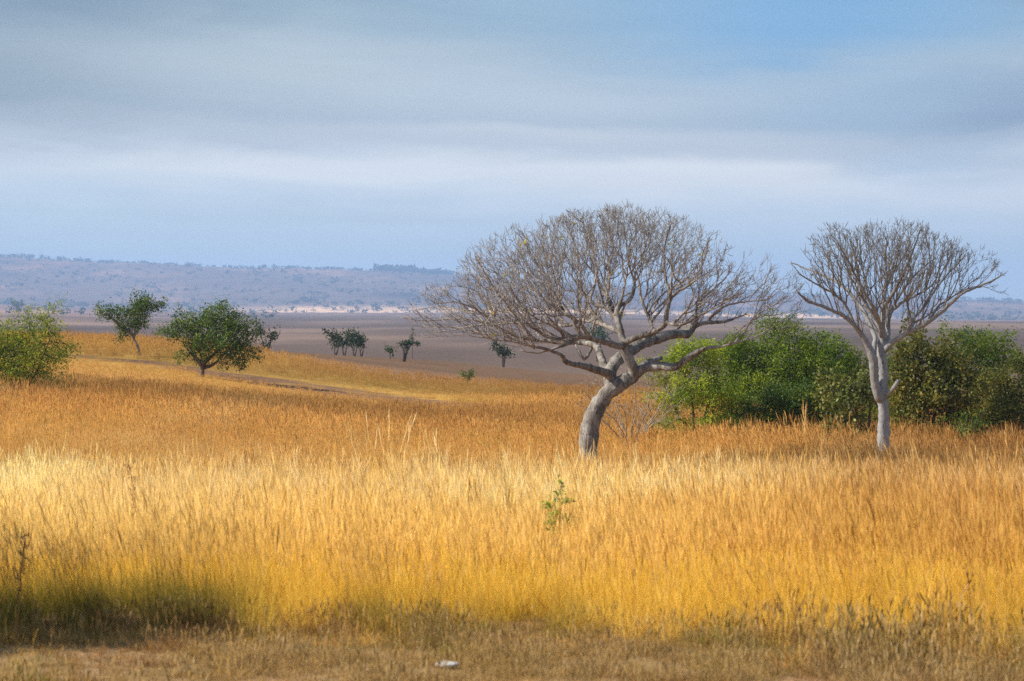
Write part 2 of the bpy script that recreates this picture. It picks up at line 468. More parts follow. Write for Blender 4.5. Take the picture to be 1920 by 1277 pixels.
# ------------------------------------------------------------------ bare tree with the curved trunk
def build_bare(name, label, Y, b_u, limbs, poly, atts, step, infl, kill, zc, depth_m, barkm, twigm, thr, tip, spur, seed, leaf=0, trop=(0,0,.12), jit=.2, e=2.25, flat=.85, tro_gate=.0, botthin=.35, inert=.8, jag=18, fan=(0,0), fork=.42, ang=.5, cell=.13, cap=2, upw=.45, rounds=3, spacing=.26, rf=.2):
    k = Y/F
    b0 = base(b_u, Y)
    root = empty(name, b0, label, 'tree')
    sk = Skel(); reg = {}
    for key, start, pts in limbs:
        pts3 = [(*(W(u, v, Y)+np.array([0, dy, 0])-b0), (r if r > 7 else r*(.68+.32*r/7))*k) for u, v, dy, r in pts]
        st = None
        if start is not None:
            kk = reg[start] if isinstance(start, str) else reg[start[0]]
            q = np.array(pts3[0][:3]); st = kk[int(np.argmin([((sk.p[i]-q)**2).sum() for i in kk]))]
        reg[key] = sk.limb(pts3, st, step=.07 if pts[0][3] > 6 else .10, wob=.006, seed=len(reg)+seed)
    n0 = len(sk.p)
    g = np.random.default_rng(seed)
    xs = [p[0] for p in poly]; ys = [p[1] for p in poly]
    px = g.uniform(min(xs), max(xs), atts*5); py = g.uniform(min(ys), max(ys), atts*5)
    ok = in_poly(px, py, poly); px, py = px[ok], py[ok]
    cx = (min(xs)+max(xs))/2; hw = (max(xs)-min(xs))/2
    top = np.array([min([yy for yy in np.linspace(min(ys), max(ys), 60) if in_poly(np.array([q]), np.array([yy]), poly)[0]] or [max(ys)]) for q in np.linspace(min(xs), max(xs), 80)])
    tp = np.interp(px, np.linspace(min(xs), max(xs), 80), top)
    jg = (fbm(px, px*0, 42, seed, 2)-.35)*jag*2.4
    rel = np.clip((px-cx)/hw, -.999, .999)
    ht = np.sqrt(1-rel**2)
    dy = g.uniform(-1, 1, len(px))*depth_m*ht
    # dome: towards front and back the crown is lower
    keep = py > tp + np.maximum(jg, 0) + (np.abs(dy)/(depth_m+.01))**2.2*(max(ys)-min(ys))*flat*.55
    keep &= g.random(len(px)) < np.clip(1.25-(py-tp)/(max(ys)-min(ys))*botthin, .12, 1)
    px, py, dy = px[keep][:atts], py[keep][:atts], dy[keep][:atts]
    att = np.stack([(px-960)*k - b0[0], dy, CZ-(py-HZ)*k-b0[2]], 1)
    lo_poly = [(a_, b_) for a_, b_ in poly]; O = np.array([(fan[0]-960)*k-b0[0], 0, CZ-(fan[1]-HZ)*k-b0[2]])
    xsq = np.linspace(min(xs), max(xs), 80)
    H_ = max(ys)-min(ys)
    low = np.array([max([yy for yy in np.linspace(min(ys), max(ys), 60) if in_poly(np.array([q]), np.array([yy]), poly)[0]] or [0]) for q in xsq])
    jt = [(fbm(xsq, xsq*0, 42, seed+m_, 2)-.35)*jag*2.4 for m_ in range(7)]
    def inside(p):
        pu = (p[0]+b0[0])/k+960; pv = HZ+(CZ-b0[2]-p[2])/k; rel = (pu-cx)/hw
        if abs(rel) >= 1.03: return False
        rel = max(-.97, min(.97, rel))
        q = p[1]/(depth_m*max(math.sqrt(1-rel*rel), .74)+.05)
        if abs(q) > 1: return False
        jj = jt[int((q+1)*3.2)]
        tp_ = np.interp(pu, xsq, top)+max(np.interp(pu, xsq, jj), 0)+abs(q)**2.2*H_*flat*.5
        return tp_ < pv < np.interp(pu, xsq, low)+24
    sd_ = [q for q in range(len(sk.p)) if sk.r[q] < tro_gate*k]
    fan_out(sk, sd_, O, inside, step, fork, ang, cell, cap, seed, upw=upw, jit=jit, rounds=rounds, spacing=spacing, rf=rf, thin=3.0*k)
    r = radii(sk, tip, e)
    r = spurs(sk, r, tip*2.3, spur[0], spur[1], spur[2], seed+3, tip=tip*.85)
    (V, Fs), (v2, f2) = split_tubes(sk, r, thr, lambda q: 16 if q > .09 else (10 if q > .05 else 7), lambda q: 5 if q > .015 else 3, .42)
    mk('trunk', V, Fs, [barkm], root, smooth=True)
    idx = [0]*(sum(len(f) for f in f2))
    if leaf:
        n = len(sk.p); c = np.array(sk.p)[n0:]; c = c[g.random(len(c)) < 1]
        seeds = c[g.integers(0, len(c), leaf)]
        lv, lf = leaves(seeds, 5, .05, .11, .05, seed+5)
        f2 = f2 + [lf+len(v2)]; v2 = np.vstack([v2, lv]); idx += [1]*len(lf)
    mk('crown', v2, f2, [twigm, m_yleaf], root, smooth=False, matidx=idx)
    print(name, len(sk.p), 'nodes')
    return root

T1 = [
 ('t', None, [(1110,905,0,23),(1105,872,0,19.5),(1103,845,0,17.5),(1105,815,0,17),(1112,784,0,16.5),(1125,756,0,16.5),(1143,734,0,17),(1163,720,0,15.5),(1184,706,.1,13.5)]),
 ('a', 't', [(1146,728,0,12),(1144,706,.0,12),(1150,686,.2,11.5),(1163,672,.4,11),(1184,660,.7,11),(1207,646,1.0,10.5),(1244,634,1.3,9.5),(1273,627,1.6,9),(1300,628,1.9,7.5),(1314,613,2.1,5),(1336,607,2.3,4.2),(1375,604,2.6,3.4),(1420,590,2.9,2.2)]),
 ('a2', 'a', [(1306,620,2.0,4),(1314,600,1.9,4),(1317,575,1.9,3.6),(1330,556,1.9,3),(1347,543,1.8,2.4),(1372,520,1.8,1.8)]),
 ('a3', 'a', [(1345,600,2.4,3.4),(1367,577,2.0,2.8),(1400,567,1.8,2.4),(1453,562,1.6,1.7)]),
 ('a4', 'a', [(1216,640,1.3,7),(1240,640,2.0,6),(1262,637,2.8,5),(1290,615,3.2,3),(1320,590,3.6,2)]),
 ('a5', 'a', [(1230,622,1.2,4.5),(1225,600,1.6,3.5),(1210,560,2.0,3),(1205,520,2.2,2.2)]),
 ('r', 't', [(1198,697,.0,10),(1212,690,-.1,8.2),(1241,686,-.3,7.6),(1263,687,-.5,7.2),(1280,675,-.7,6.5),(1300,661,-.9,5.8),(1314,653,-1.1,4),(1345,648,-1.3,3),(1371,641,-1.5,2.3),(1408,629,-1.8,1.6)]),
 ('s', 't', [(1196,694,.2,7),(1215,682,.5,6.5),(1232,676,.7,6),(1244,672,.8,4.5)]),
 ('m', 't', [(1190,698,.0,10.5),(1181,678,-.1,9.5),(1173,657,-.15,9),(1171,645,-.2,8)]),
 ('ml', 'm', [(1160,648,-.4,6.5),(1132,640,-.7,6),(1110,634,-1.0,5.5),(1085,631,-1.2,5),(1062,643,-1.5,3.5),(1035,652,-1.8,2.8),(1003,659,-2.0,2),(975,654,-2.1,1.5)]),
 ('ml2', 'ml', [(1078,628,-1.3,4.2),(1050,634,-1.6,3.8),(1025,630,-1.9,3.6),(1000,614,-2.2,3.2),(984,603,-2.4,3),(965,575,-2.6,2.4),(945,556,-2.8,1.8)]),
 ('mu', 'm', [(1166,632,-.1,6.5),(1162,612,-.1,6.2),(1156,594,0,6),(1157,580,0,5.2),(1168,570,.1,4.5),(1185,560,.2,3.5),(1190,530,.3,2.8),(1180,490,.3,2.2),(1185,440,.3,1.5)]),
 ('mu2', 'mu', [(1150,590,.2,5),(1135,575,.3,4.5),(1118,572,.4,4),(1108,562,.4,3.5),(1113,545,.5,3.2),(1120,510,.5,2.6),(1112,470,.5,2),(1105,430,.5,1.4)]),
 ('mu3', 'mu', [(1154,585,.3,4.6),(1143,562,.4,4.4),(1132,545,.5,3.6),(1122,520,.8,2.6),(1085,470,1.0,2),(1070,430,1.2,1.4)]),
 ('mx', 'm', [(1160,624,.0,5.5),(1147,616,.2,5.8),(1130,607,.5,5.2),(1108,602,.8,4.8),(1080,598,1.1,4.2),(1050,580,1.4,3.5),(1020,560,1.6,2.8),(985,530,1.9,2),(960,500,2.1,1.5)]),
 ('mx2', 'mx', [(1090,602,1.2,3.8),(1060,612,1.8,3.4),(1015,600,2.3,2.8),(960,590,2.7,2),(915,570,3.0,1.5)]),
 ('mr', 'm', [(1180,637,-.4,6),(1207,627,-.8,5.6),(1228,618,-1.1,5.4),(1241,607,-1.3,5.2),(1243,587,-1.4,5),(1249,562,-1.5,4.2),(1262,548,-1.6,3.2),(1290,530,-1.7,2.4),(1310,490,-1.7,1.8),(1320,450,-1.7,1.3)]),
 ('mr2', 'mr', [(1250,607,-1.5,4),(1273,606,-1.9,3.4),(1296,592,-2.2,3),(1330,575,-2.5,2.2),(1375,550,-2.8,1.5)]),
 ('mr3', 'mr', [(1252,556,-1.3,3.6),(1244,525,-1.1,2.8),(1240,480,-1.0,2.1),(1250,430,-.9,1.4)]),
 ('l', 'a', [(1136,699,-.2,8),(1118,693,-.5,7),(1105,688,-.7,6.5),(1075,681,-1.2,5.5),(1058,676,-1.4,5),(1050,664,-1.6,4),(1030,655,-1.9,3.4),(1005,648,-2.2,3),(970,640,-2.4,2.5),(930,634,-2.6,2),(890,628,-2.8,1.5)]),
 ('l2', 'a', [(1137,694,.3,8),(1129,670,.7,7),(1120,650,1.1,6),(1095,645,1.5,5.2),(1060,644,1.7,5),(1025,641,1.9,4.6),(985,636,2.0,4.3),(944,622,2.0,4),(920,610,2.1,3.2),(880,600,2.1,2.6),(842,599,2.1,2.1),(790,602,2.0,1.4),(745,596,1.9,1)]),
 ('l3', 'l2', [(930,613,2.0,3),(905,590,1.6,2.6),(880,575,1.2,2.2),(850,566,1.0,1.6),(815,570,.8,1.1)]),
 ('l4', 'ml2', [(985,604,-2.3,2.8),(940,606,-2.3,2.4),(890,610,-2.4,1.9),(850,618,-2.4,1.4),(812,622,-2.4,1)]),
 ('l5', 'l2', [(1000,636,1.8,3.4),(965,590,1.2,3),(930,545,.8,2.5),(905,505,.5,2),(890,480,.4,1.4)]),
 ('l6', 'mx', [(1060,585,1.4,3.2),(1030,530,1.2,2.7),(1000,480,1.0,2),(975,440,.9,1.3)]),
 ('l7', 'l2', [(905,603,2.1,2.8),(870,585,2.4,2.2),(830,575,2.6,1.7),(790,578,2.7,1.2),(766,584,2.7,.9)]),
 ('l8', 'l', [(1000,650,-2.3,2.6),(955,630,-2.0,2.2),(900,622,-1.8,1.8),(850,612,-1.6,1.5),(800,612,-1.5,1.1),(775,606,-1.5,.9)]),
 ('l9', 'mx2', [(925,572,3.0,2),(890,545,3.0,1.6),(855,535,2.8,1.2),(825,540,2.7,.9)]),
 ('k', 'l2', [(1112,655,1.3,3.5),(1098,676,1.2,3.5),(1088,660,1.2,3.2),(1082,648,1.3,2.6)]),
]
P1 = [(758,598),(768,565),(798,540),(830,528),(850,505),(872,468),(915,450),(955,422),(1000,412),(1050,396),(1100,398),(1150,381),(1200,388),(1250,400),(1300,412),(1350,420),(1400,443),(1435,462),(1465,480),(1492,505),(1495,560),(1475,590),(1420,612),(1370,622),(1320,618),(1270,600),(1220,590),(1160,590),(1110,610),(1060,618),(1000,628),(930,638),(860,632),(800,632)]
tree1 = build_bare('bare_tree', 'bare spreading tree with thick curved grey trunk leaning right, nearest tree in the golden grass', 62, 1106, T1, P1,
  10, .085, 1.2, .12, 0, 3.9, m_bark1, m_twig1, .034, .0068, (.08, .24, .45), 11, leaf=46, jit=.07, tro_gate=6.5, fan=(1140,730), fork=.36, ang=.62, cell=.162, cap=1, upw=.22, rounds=6, spacing=.05, rf=.09)

T2 = [
 ('t', None, [(1658,862,0,14),(1657,832,0,11.5),(1657,800,0,10.3),(1657,775,0,10.8),(1655,755,0,12.3),(1653,742,0,11.6),(1656,717,0,9.5),(1655,690,0,9),(1653,662,0,8.4),(1653,640,0,7.5),(1654,615,0,6.6),(1656,590,0,5.5),(1658,560,0,4.4),(1662,525,0,3.2),(1660,480,0,2.4),(1664,440,0,1.5)]),
 ('l', 't', [(1648,748,-.1,8.5),(1641,726,-.2,8.5),(1636,700,-.3,8),(1633,672,-.4,7.5),(1623,648,-.5,6),(1612,630,-.6,5.2),(1591,606,-.8,4.6),(1570,590,-1.0,4.2),(1555,584,-1.2,3.8),(1530,574,-1.5,3.4),(1501,565,-1.8,3),(1480,548,-2,2)]),
 ('l2', 'l', [(1634,680,-.3,5.5),(1637,650,-.2,5),(1641,632,0,4.6),(1634,610,.3,4.8),(1627,591,.5,4.6),(1616,569,.8,4.2),(1600,546,1.1,3.6),(1580,527,1.4,3),(1555,515,1.7,2.6),(1533,504,2.0,2.2),(1500,490,2.3,1.5)]),
 ('l3', 'l', [(1597,612,-.7,4),(1588,590,-.7,3.4),(1575,567,-.8,3),(1550,548,-.9,2.6),(1520,532,-1.0,2.1),(1490,515,-1.1,1.5)]),
 ('c', 't', [(1651,622,.1,5),(1645,600,.2,4.6),(1632,580,.4,4.2),(1622,560,.4,3.6),(1617,530,.6,3),(1612,490,.8,2.2),(1605,450,1.0,1.4)]),
 ('c2', 't', [(1650,630,-.3,4.6),(1644,608,-.6,4.6),(1636,592,-.9,4),(1625,575,-1.3,3.6),(1600,540,-1.7,3),(1575,500,-2.2,2.2),(1550,460,-2.5,1.4)]),
 ('r', 't', [(1660,655,-.1,6.5),(1670,642,-.3,5.6),(1688,628,-.5,5.2),(1705,618,-.6,5),(1724,608,-.8,4.6),(1742,594,-1.0,4.4),(1760,577,-1.2,4.2),(1776,560,-1.4,3.8),(1789,548,-1.6,3.2),(1812,538,-1.8,2.6),(1835,528,-2.0,2),(1856,515,-2.2,1.3)]),
 ('r2', 'r', [(1699,616,-.4,4.0),(1709,602,-.1,3.7),(1720,590,0,3.3),(1735,575,.2,3),(1758,545,.5,2.4),(1785,515,.8,1.8),(1820,480,1.1,1.3)]),
 ('r3', 't', [(1664,650,.3,5.5),(1670,625,.5,5),(1672,602,.7,4.8),(1686,575,1.1,4.2),(1699,556,1.4,3.6),(1722,530,1.9,3),(1750,505,2.4,2.3),(1785,480,2.8,1.5)]),
 ('r4', 'r3', [(1684,580,1.0,3.8),(1700,566,.7,3.2),(1718,555,.3,2.7),(1736,543,-.1,2.3),(1748,525,-.6,2),(1755,480,-.9,1.4)]),
 ('u', 't', [(1658,570,-.3,4),(1670,545,-.7,3.5),(1682,515,-1.1,3),(1695,475,-1.5,2.2),(1705,435,-1.9,1.4)]),
 ('u2', 't', [(1660,545,.3,3.4),(1676,520,.7,3),(1700,490,1.2,2.2),(1725,450,1.6,1.5)]),
 ('s', 't', [(1664,738,-.2,5),(1672,725,-.35,4.6),(1679,713,-.5,3.6)]),
]
P2 = [(1455,505),(1480,470),(1500,452),(1530,432),(1560,418),(1600,422),(1640,414),(1690,414),(1740,422),(1780,445),(1820,455),(1850,470),(1872,488),(1866,520),(1850,535),(1820,550),(1780,568),(1750,585),(1720,600),(1690,610),(1650,610),(1610,610),(1580,600),(1545,590),(1510,578),(1475,572),(1455,545)]
tree2 = build_bare('bare_tree', 'slender bare tree with pale smooth trunk forking upward, rightmost in front of the bushes', 72, 1657, T2, P2,
   10, .095, 1.5, .13, 0, 2.9, m_bark2, m_twig2, .036, .0078, (.08, .2, .25), 23, leaf=0, jit=.05, tro_gate=5.6, e=2.35, fan=(1655,760), fork=.42, ang=.55, cell=.19, cap=1, upw=.10, rounds=5, spacing=.10, rf=.11)

# ------------------------------------------------------------------ leafy bushes and trees
def leafy(name, cat, label, u0, Y, stems, blobs, leafm, barkm, att=500, step=.22, per=14, spread=.13, ln=.1, wd=.05, seed=1, group=None, r0=.07, droop=.3, thick=.8, barkr=.02, sink=.05, shell=.15, trop=(0,0,.05), fill=False, clump=13, shoots=40, shlen=.5, shrink=.66):
    """stems: list of polylines in view pixels (u,v); blobs: (u,v,ru,rv[,dy])"""
    k = Y/F; b0 = base(u0, Y); b0[2] -= sink
    root = empty(name, b0, label, cat, group)
    g = np.random.default_rng(seed); sk = Skel()
    first = None
    for si, st in enumerate(stems):
        pts = []
        L = len(st)
        for i, q in enumerate(st):
            p = W(q[0], q[1], Y)-b0
            dyy = (q[2] if len(q) > 2 else g.uniform(-.25,.25)*i/ max(1, L-1)*2)
            p[1] += dyy
            rr = r0*(1-.72*i/max(1, L-1)) if len(q) < 4 else q[3]*k
            if i == 0 and len(q) < 3: p[2] = 0.0 ; p[1] = g.uniform(-.05,.05)
            pts.append((*p, rr))
        sk.limb(pts, None, step=.12*max(1, Y/90), wob=.008, seed=seed+si)
    vol = np.array([b[2]*b[3]*b[2] for b in blobs], float); vol = vol**.75; vol /= vol.sum()
    A = []
    for b, f in zip(blobs, vol):
        if Y > 180: b = (b[0], b[1], b[2]*shrink, b[3]*shrink)
        n = max(8, int(att*f))
        nc = max(5, n//clump)
        d = g.normal(0,1,(nc,3)); d /= np.linalg.norm(d, axis=1)[:,None]
        rad = g.uniform(shell, 1, nc)**(1/2.2)*g.uniform(.72, 1.12, nc)
        cen = d*rad[:,None]; q = cen[g.integers(0, nc, n)] + g.normal(0, 1, (n,3))*np.array([.17,.17,.13])
        dyc = b[4] if len(b) > 4 else g.uniform(-.3,.3)*b[2]*k
        A.append(np.stack([(b[0]-960)*k-b0[0]+q[:,0]*b[2]*k*.93, dyc+q[:,1]*b[2]*k*thick, CZ-(b[1]-HZ)*k-b0[2]+q[:,2]*b[3]*k*.93],1))
    A = np.vstack(A); A = A[A[:,2] > .12]
    if fill: att_low = A.copy(); att_low[:,2] = g.uniform(.15,.9,len(A)); A = np.vstack([A, att_low[g.random(len(A)) < .3]])
    colonize(sk, A, step, step*7, step*.75, 120, trop, .25, seed)
    par_ = np.array(sk.par); tipm = np.ones(len(par_), bool); tipm[par_[par_ >= 0]] = False
    PP = np.array(sk.p); cm = PP.mean(0); tips_ = np.where(tipm)[0]; sc_ = ((PP[tips_]-cm)/PP.std(0)); far_ = tips_[(sc_**2).sum(1) > 2.2]
    if len(far_) and shoots:
        for q in g.choice(far_, min(shoots, len(far_)), replace=False):
            d = (PP[q]-cm)/PP.std(0); d /= np.linalg.norm(d); d = d*.6+g.normal(0,.35,3)+np.array([0,0,.55]); d /= np.linalg.norm(d); cur = int(q); p_ = PP[q].copy()
            for _k in range(int(g.integers(2,6))):
                d = d+g.normal(0,.12,3); d /= np.linalg.norm(d); p_ = p_+d*shlen*step; cur = sk.add(p_.copy(), cur)
    r = radii(sk, barkr*.35, 2.3)
    t = tubes(sk, r, lambda q: True, lambda q: 8 if q > .04 else (5 if q > .015 else 3), .2)
    mk('trunk', t[0], t[1], [barkm], root, smooth=True)
    P = np.array(sk.p); n = len(P); has = np.zeros(n, bool)
    par = np.array(sk.par); has[par[par >= 0]] = True
    thin = P[r < barkr]
    v, f = leaves(thin, per, spread, ln, wd, seed+2, droop)
    mk('crown', v, [f], [leafm], root)
    return root

G = 'green bushes behind the two bare trees'
leafy('bush','bush','yellow-green feathery bush seen just behind the curved trunk of the nearest bare tree',1300,84,
  [[(1300,800),(1298,760),(1285,700)],[(1305,800),(1330,750),(1330,700)],[(1297,800),(1262,755),(1255,720)]],
  [(1292,668,42,34),(1262,700,38,40),(1325,690,36,50),(1290,735,55,38),(1250,748,30,34),(1335,745,40,36)], LY_, m_brown, att=1282, per=19, ln=.12, wd=0.050, seed=41, group=G, fill=True)
leafy('bush','bush','tall fresh green bush in the middle of the grove between the two bare trees',1440,88,
  [[(1440,800),(1430,740),(1400,680)],[(1445,800),(1465,730),(1480,660)],[(1438,800),(1400,760),(1370,730)]],
  [(1400,668,62,52),(1462,640,50,44),(1495,632,36,38),(1515,675,50,50),(1440,705,78,55),(1380,725,50,50),(1490,735,62,44),(1385,640,30,25)], LG, m_brown, att=2295, per=19, ln=.12, wd=0.054, seed=42, group=G, fill=True)
leafy('bush','bush','rounded green bush just left of the pale slender trunk, in the grove',1560,90,
  [[(1560,795),(1565,740),(1550,680)],[(1562,795),(1590,740),(1600,700)]],
  [(1545,662,44,42),(1580,668,40,45),(1608,690,26,40),(1560,715,62,46),(1525,740,46,36),(1600,745,36,34)], LG, m_brown, att=1417, per=19, ln=.12, wd=0.054, seed=43, group=G, fill=True)
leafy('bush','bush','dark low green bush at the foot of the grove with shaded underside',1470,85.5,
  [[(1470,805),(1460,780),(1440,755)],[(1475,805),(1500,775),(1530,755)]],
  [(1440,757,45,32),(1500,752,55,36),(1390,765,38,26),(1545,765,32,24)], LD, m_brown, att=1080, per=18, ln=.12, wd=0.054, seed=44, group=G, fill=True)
leafy('bush','bush','small leafy bush with pale olive leaves left of the pale slender trunk',1600,80,
  [[(1618,822),(1610,780),(1590,745)],[(1622,822),(1632,780),(1630,740)],[(1612,820),(1580,780),(1560,755)]],
  [(1560,722,28,22),(1595,735,36,30),(1630,730,24,34),(1590,765,40,22),(1550,745,18,18),(1635,765,22,22)], LOL, m_brown, att=567, per=10, ln=.13, wd=0.102, seed=45, group=G, fill=True, spread=.14)
leafy('bush','bush','large olive brown bush with reddish stems just right of the pale slender trunk',1735,84,
  [[(1732,815),(1740,780),(1730,720)],[(1736,815),(1760,760),(1790,720)],[(1728,815),(1712,775),(1690,735)],[(1738,815),(1790,785),(1815,755)]],
  [(1725,660,48,44),(1700,700,38,52),(1765,680,46,48),(1740,735,72,44),(1800,735,46,48),(1700,765,36,28),(1690,660,20,30),(1790,770,46,24)], LO, m_red, att=1755, per=13, ln=.13, wd=0.096, seed=46, group=G, fill=True)
leafy('bush','bush','green bush standing behind the olive one, its loose top rising against the dark plain',1835,93,
  [[(1835,800),(1830,730),(1800,670)],[(1840,800),(1860,720),(1870,670)]],
  [(1790,636,38,26),(1835,645,48,32),(1880,650,28,30),(1900,662,14,16),(1850,690,56,44),(1790,690,46,44),(1870,735,40,44)], LG, m_brown, att=1620, per=16, ln=.12, wd=0.054, seed=47, group=G, fill=True)
leafy('bush','bush','dark olive bush at the right edge of the picture, cut by the frame',1905,86,
  [[(1905,815),(1900,770),(1880,735)],[(1910,815),(1930,760),(1940,720)]],
  [(1880,735,44,46),(1925,715,46,44),(1900,770,66,32),(1950,755,46,42),(1850,770,30,26)], LO, m_brown, att=1350, per=16, ln=.12, wd=0.072, seed=48, group=G, fill=True)
leafy('bush','bush','tiny dark green shrub in the grass below the olive bush with reddish stems',1815,79,
  [[(1815,832),(1812,815),(1805,800)],[(1818,832),(1822,812),(1828,800)]],
  [(1805,805,18,13),(1825,806,15,14),(1812,818,22,10)], LD, m_brown, att=160, per=10, ln=.11, wd=.06, seed=49, group=G, r0=.025)
leafy('bush','bush','dim green bush low down directly behind the pale slender trunk',1665,94,
  [[(1665,800),(1655,770),(1640,745)],[(1668,800),(1680,765),(1690,740)]],
  [(1645,745,46,42),(1690,755,40,42),(1665,700,36,30),(1665,775,52,22)], LG, m_brown, att=800, per=14, ln=.12, wd=.05, seed=47, group=G, fill=True)
leafy('bush','bush','light yellow-green bush at the left edge of the picture, cut by the frame',40,92,
  [[(40,735),(35,700),(20,660)],[(45,735),(70,690),(90,640)],[(38,735),(10,700),(-20,680)]],
  [(20,645,50,46),(62,630,42,40),(98,612,16,42),(80,600,12,22),(50,602,14,22),(122,640,14,26),(98,655,32,38),(55,685,62,36),(0,690,50,36),(-30,660,50,50),(92,690,26,24),(28,612,20,16)], LY_, m_brown, att=1900, per=12, spread=.17, ln=.15, wd=.042, seed=51, droop=-.2, shoots=60, shlen=.6, trop=(0,0,.08))
leafy('small_tree','tree','dark green tree with thin leaning pale trunk, left one of two on the knoll',262,140,
  [[(262,680),(258,650),(246,625,0),(238,605,.2)],[(250,632,0,3),(262,612,.1,2.4),(275,590,.2,1.6)],[(248,628,0,3),(222,608,-.2,2),(205,590,-.3,1.2)]],
  [(210,590,22,13),(240,600,32,20),(262,580,30,20),(285,577,18,9),(235,620,15,10),(268,612,13,14)], LD, m_pale, att=700, step=.26, per=15, spread=.16, ln=.15, wd=.07, seed=52, r0=.10)
leafy('small_tree','tree','bushy bright green tree with short dark trunk, right one of two on the knoll',380,121,
  [[(380,703),(379,688),(375,665),(362,640)],[(378,686,0,5),(396,668),(420,648)],[(378,684,0,5),(360,665),(345,650)],[(381,690,.1,4),(398,684),(418,668)]],
  [(410,595,32,30),(385,610,42,28),(440,620,38,34),(400,640,52,32),(352,622,34,26),(315,625,20,15),(345,655,26,16),(450,655,32,28),(425,675,26,16),(465,650,20,22),(415,572,16,10)], LD, m_brown, att=2000, step=.26, per=16, spread=.15, ln=.16, wd=.06, seed=53, r0=.12, droop=.7)
G2 = 'small trees on the edge of the brown slope'
leafy('small_tree','tree','small grey-green tree on two thin stems, right behind the bushy knoll tree',500,200,
  [[(500,662),(494,645),(490,630)],[(502,662),(506,645),(510,630)]], [(489,624,11,12),(508,632,13,15),(496,640,12,10),(487,611,6,5)], LB, m_brown, att=260, step=.3, per=12, spread=.2, ln=.24, wd=.12, seed=54, group=G2, r0=.1)
for i,(u,blobs,lb) in enumerate([(629,[(627,636,10,13),(632,644,8,7)],'rounded tree, leftmost of four standing together on the brown slope'),
    (645,[(643,640,10,10),(648,634,6,6)],'rounded tree, second from left of four standing together on the brown slope'),
    (664,[(660,634,11,13),(670,640,9,9)],'tallest of the four small trees standing together on the brown slope'),
    (677,[(678,641,8,9)],'smallest and rightmost of four trees standing together on the brown slope')]):
    Yd = 285+i*4; rb = HZ+float(depth((u-960)*Yd/F, Yd))*F/Yd
    leafy('small_tree','tree',lb,u,Yd,[[(u,rb+2),(u-1,rb-8),(u-3,rb-18)],[(u,rb+2),(u+3,rb-10),(u+5,rb-18)]],blobs,LB,m_brown,att=200,step=.4,per=12,spread=.28,ln=.34,wd=.2,seed=60+i*7,group=G2,r0=.13,shrink=.72+.1*(i%3),shoots=12+6*i)
leafy('small_bush','bush','small green conical bush on the brown slope left of the flat-topped tree',732,260,[[(732,668),(732,655)]],[(730,655,5,7),(733,660,6,5)],LD,m_brown,att=110,step=.35,per=14,spread=.22,ln=.3,wd=.18,seed=65,r0=.06)
leafy('acacia_tree','tree','small flat-topped acacia with forked dark trunk alone on the brown slope',757,245,
  [[(757,674),(758,662),(754,650)],[(758,674),(763,658),(770,648)]],[(753,644,9,3.5),(768,643,15,3),(783,644,12,3),(764,651,7,6)],LB,m_brown,att=260,step=.28,per=11,spread=.12,ln=.26,wd=.13,seed=66,r0=.15,shrink=.85,shoots=0)
leafy('conifer_tree','tree','narrow bluish upright tree far behind the flat-topped acacia',773,520,[[(773,662),(773,640),(773,620)]],[(773,620,3.5,9),(773,632,5,10),(773,640,5,7)],LB,m_brown,att=220,step=.4,per=12,spread=.18,ln=.4,wd=.25,seed=67,r0=.12,shoots=0)
leafy('small_tree','tree','small round bluish tree at the foot of the slope left of the curved trunk',943,300,
  [[(943,678),(942,664),(936,655)],[(944,678),(948,662),(952,655)]],[(943,660,14,11),(930,652,6,4),(954,662,7,8)],LB,m_brown,att=240,step=.4,per=12,spread=.26,ln=.34,wd=.2,seed=68,r0=.13,group=G2)
leafy('small_bush','bush','small round green bush standing alone in the grass left of the curved trunk',875,158,[[(875,724),(875,712)],[(874,724),(879,710)]],[(875,708,9,9),(877,716,8,8)],LD,m_brown,att=160,step=.25,per=12,spread=.12,ln=.16,wd=.08,seed=69,r0=.05)
leafy('tall_tree','tree','bluish tree far off, seen through the lower left branches of the nearest bare tree',1118,560,[[(1118,655),(1118,635),(1118,615)],[(1120,655),(1128,632)]],[(1117,618,10,14),(1112,638,14,12),(1128,632,10,16)],LB,m_brown,att=300,step=.7,per=12,spread=.5,ln=.7,wd=.4,seed=70,r0=.25)
leafy('wide_bush','bush','bluish clump-shaped bush far off at the left edge behind the yellow-green bush',32,2900,[[(32,574),(30,570)],[(34,574),(38,569)]],[(27,569,9,6),(38,569,8,5),(33,571,12,4)],LB,m_brown,att=220,step=2.5,per=12,spread=2,ln=3.0,wd=2,seed=71,r0=.6,shoots=0)

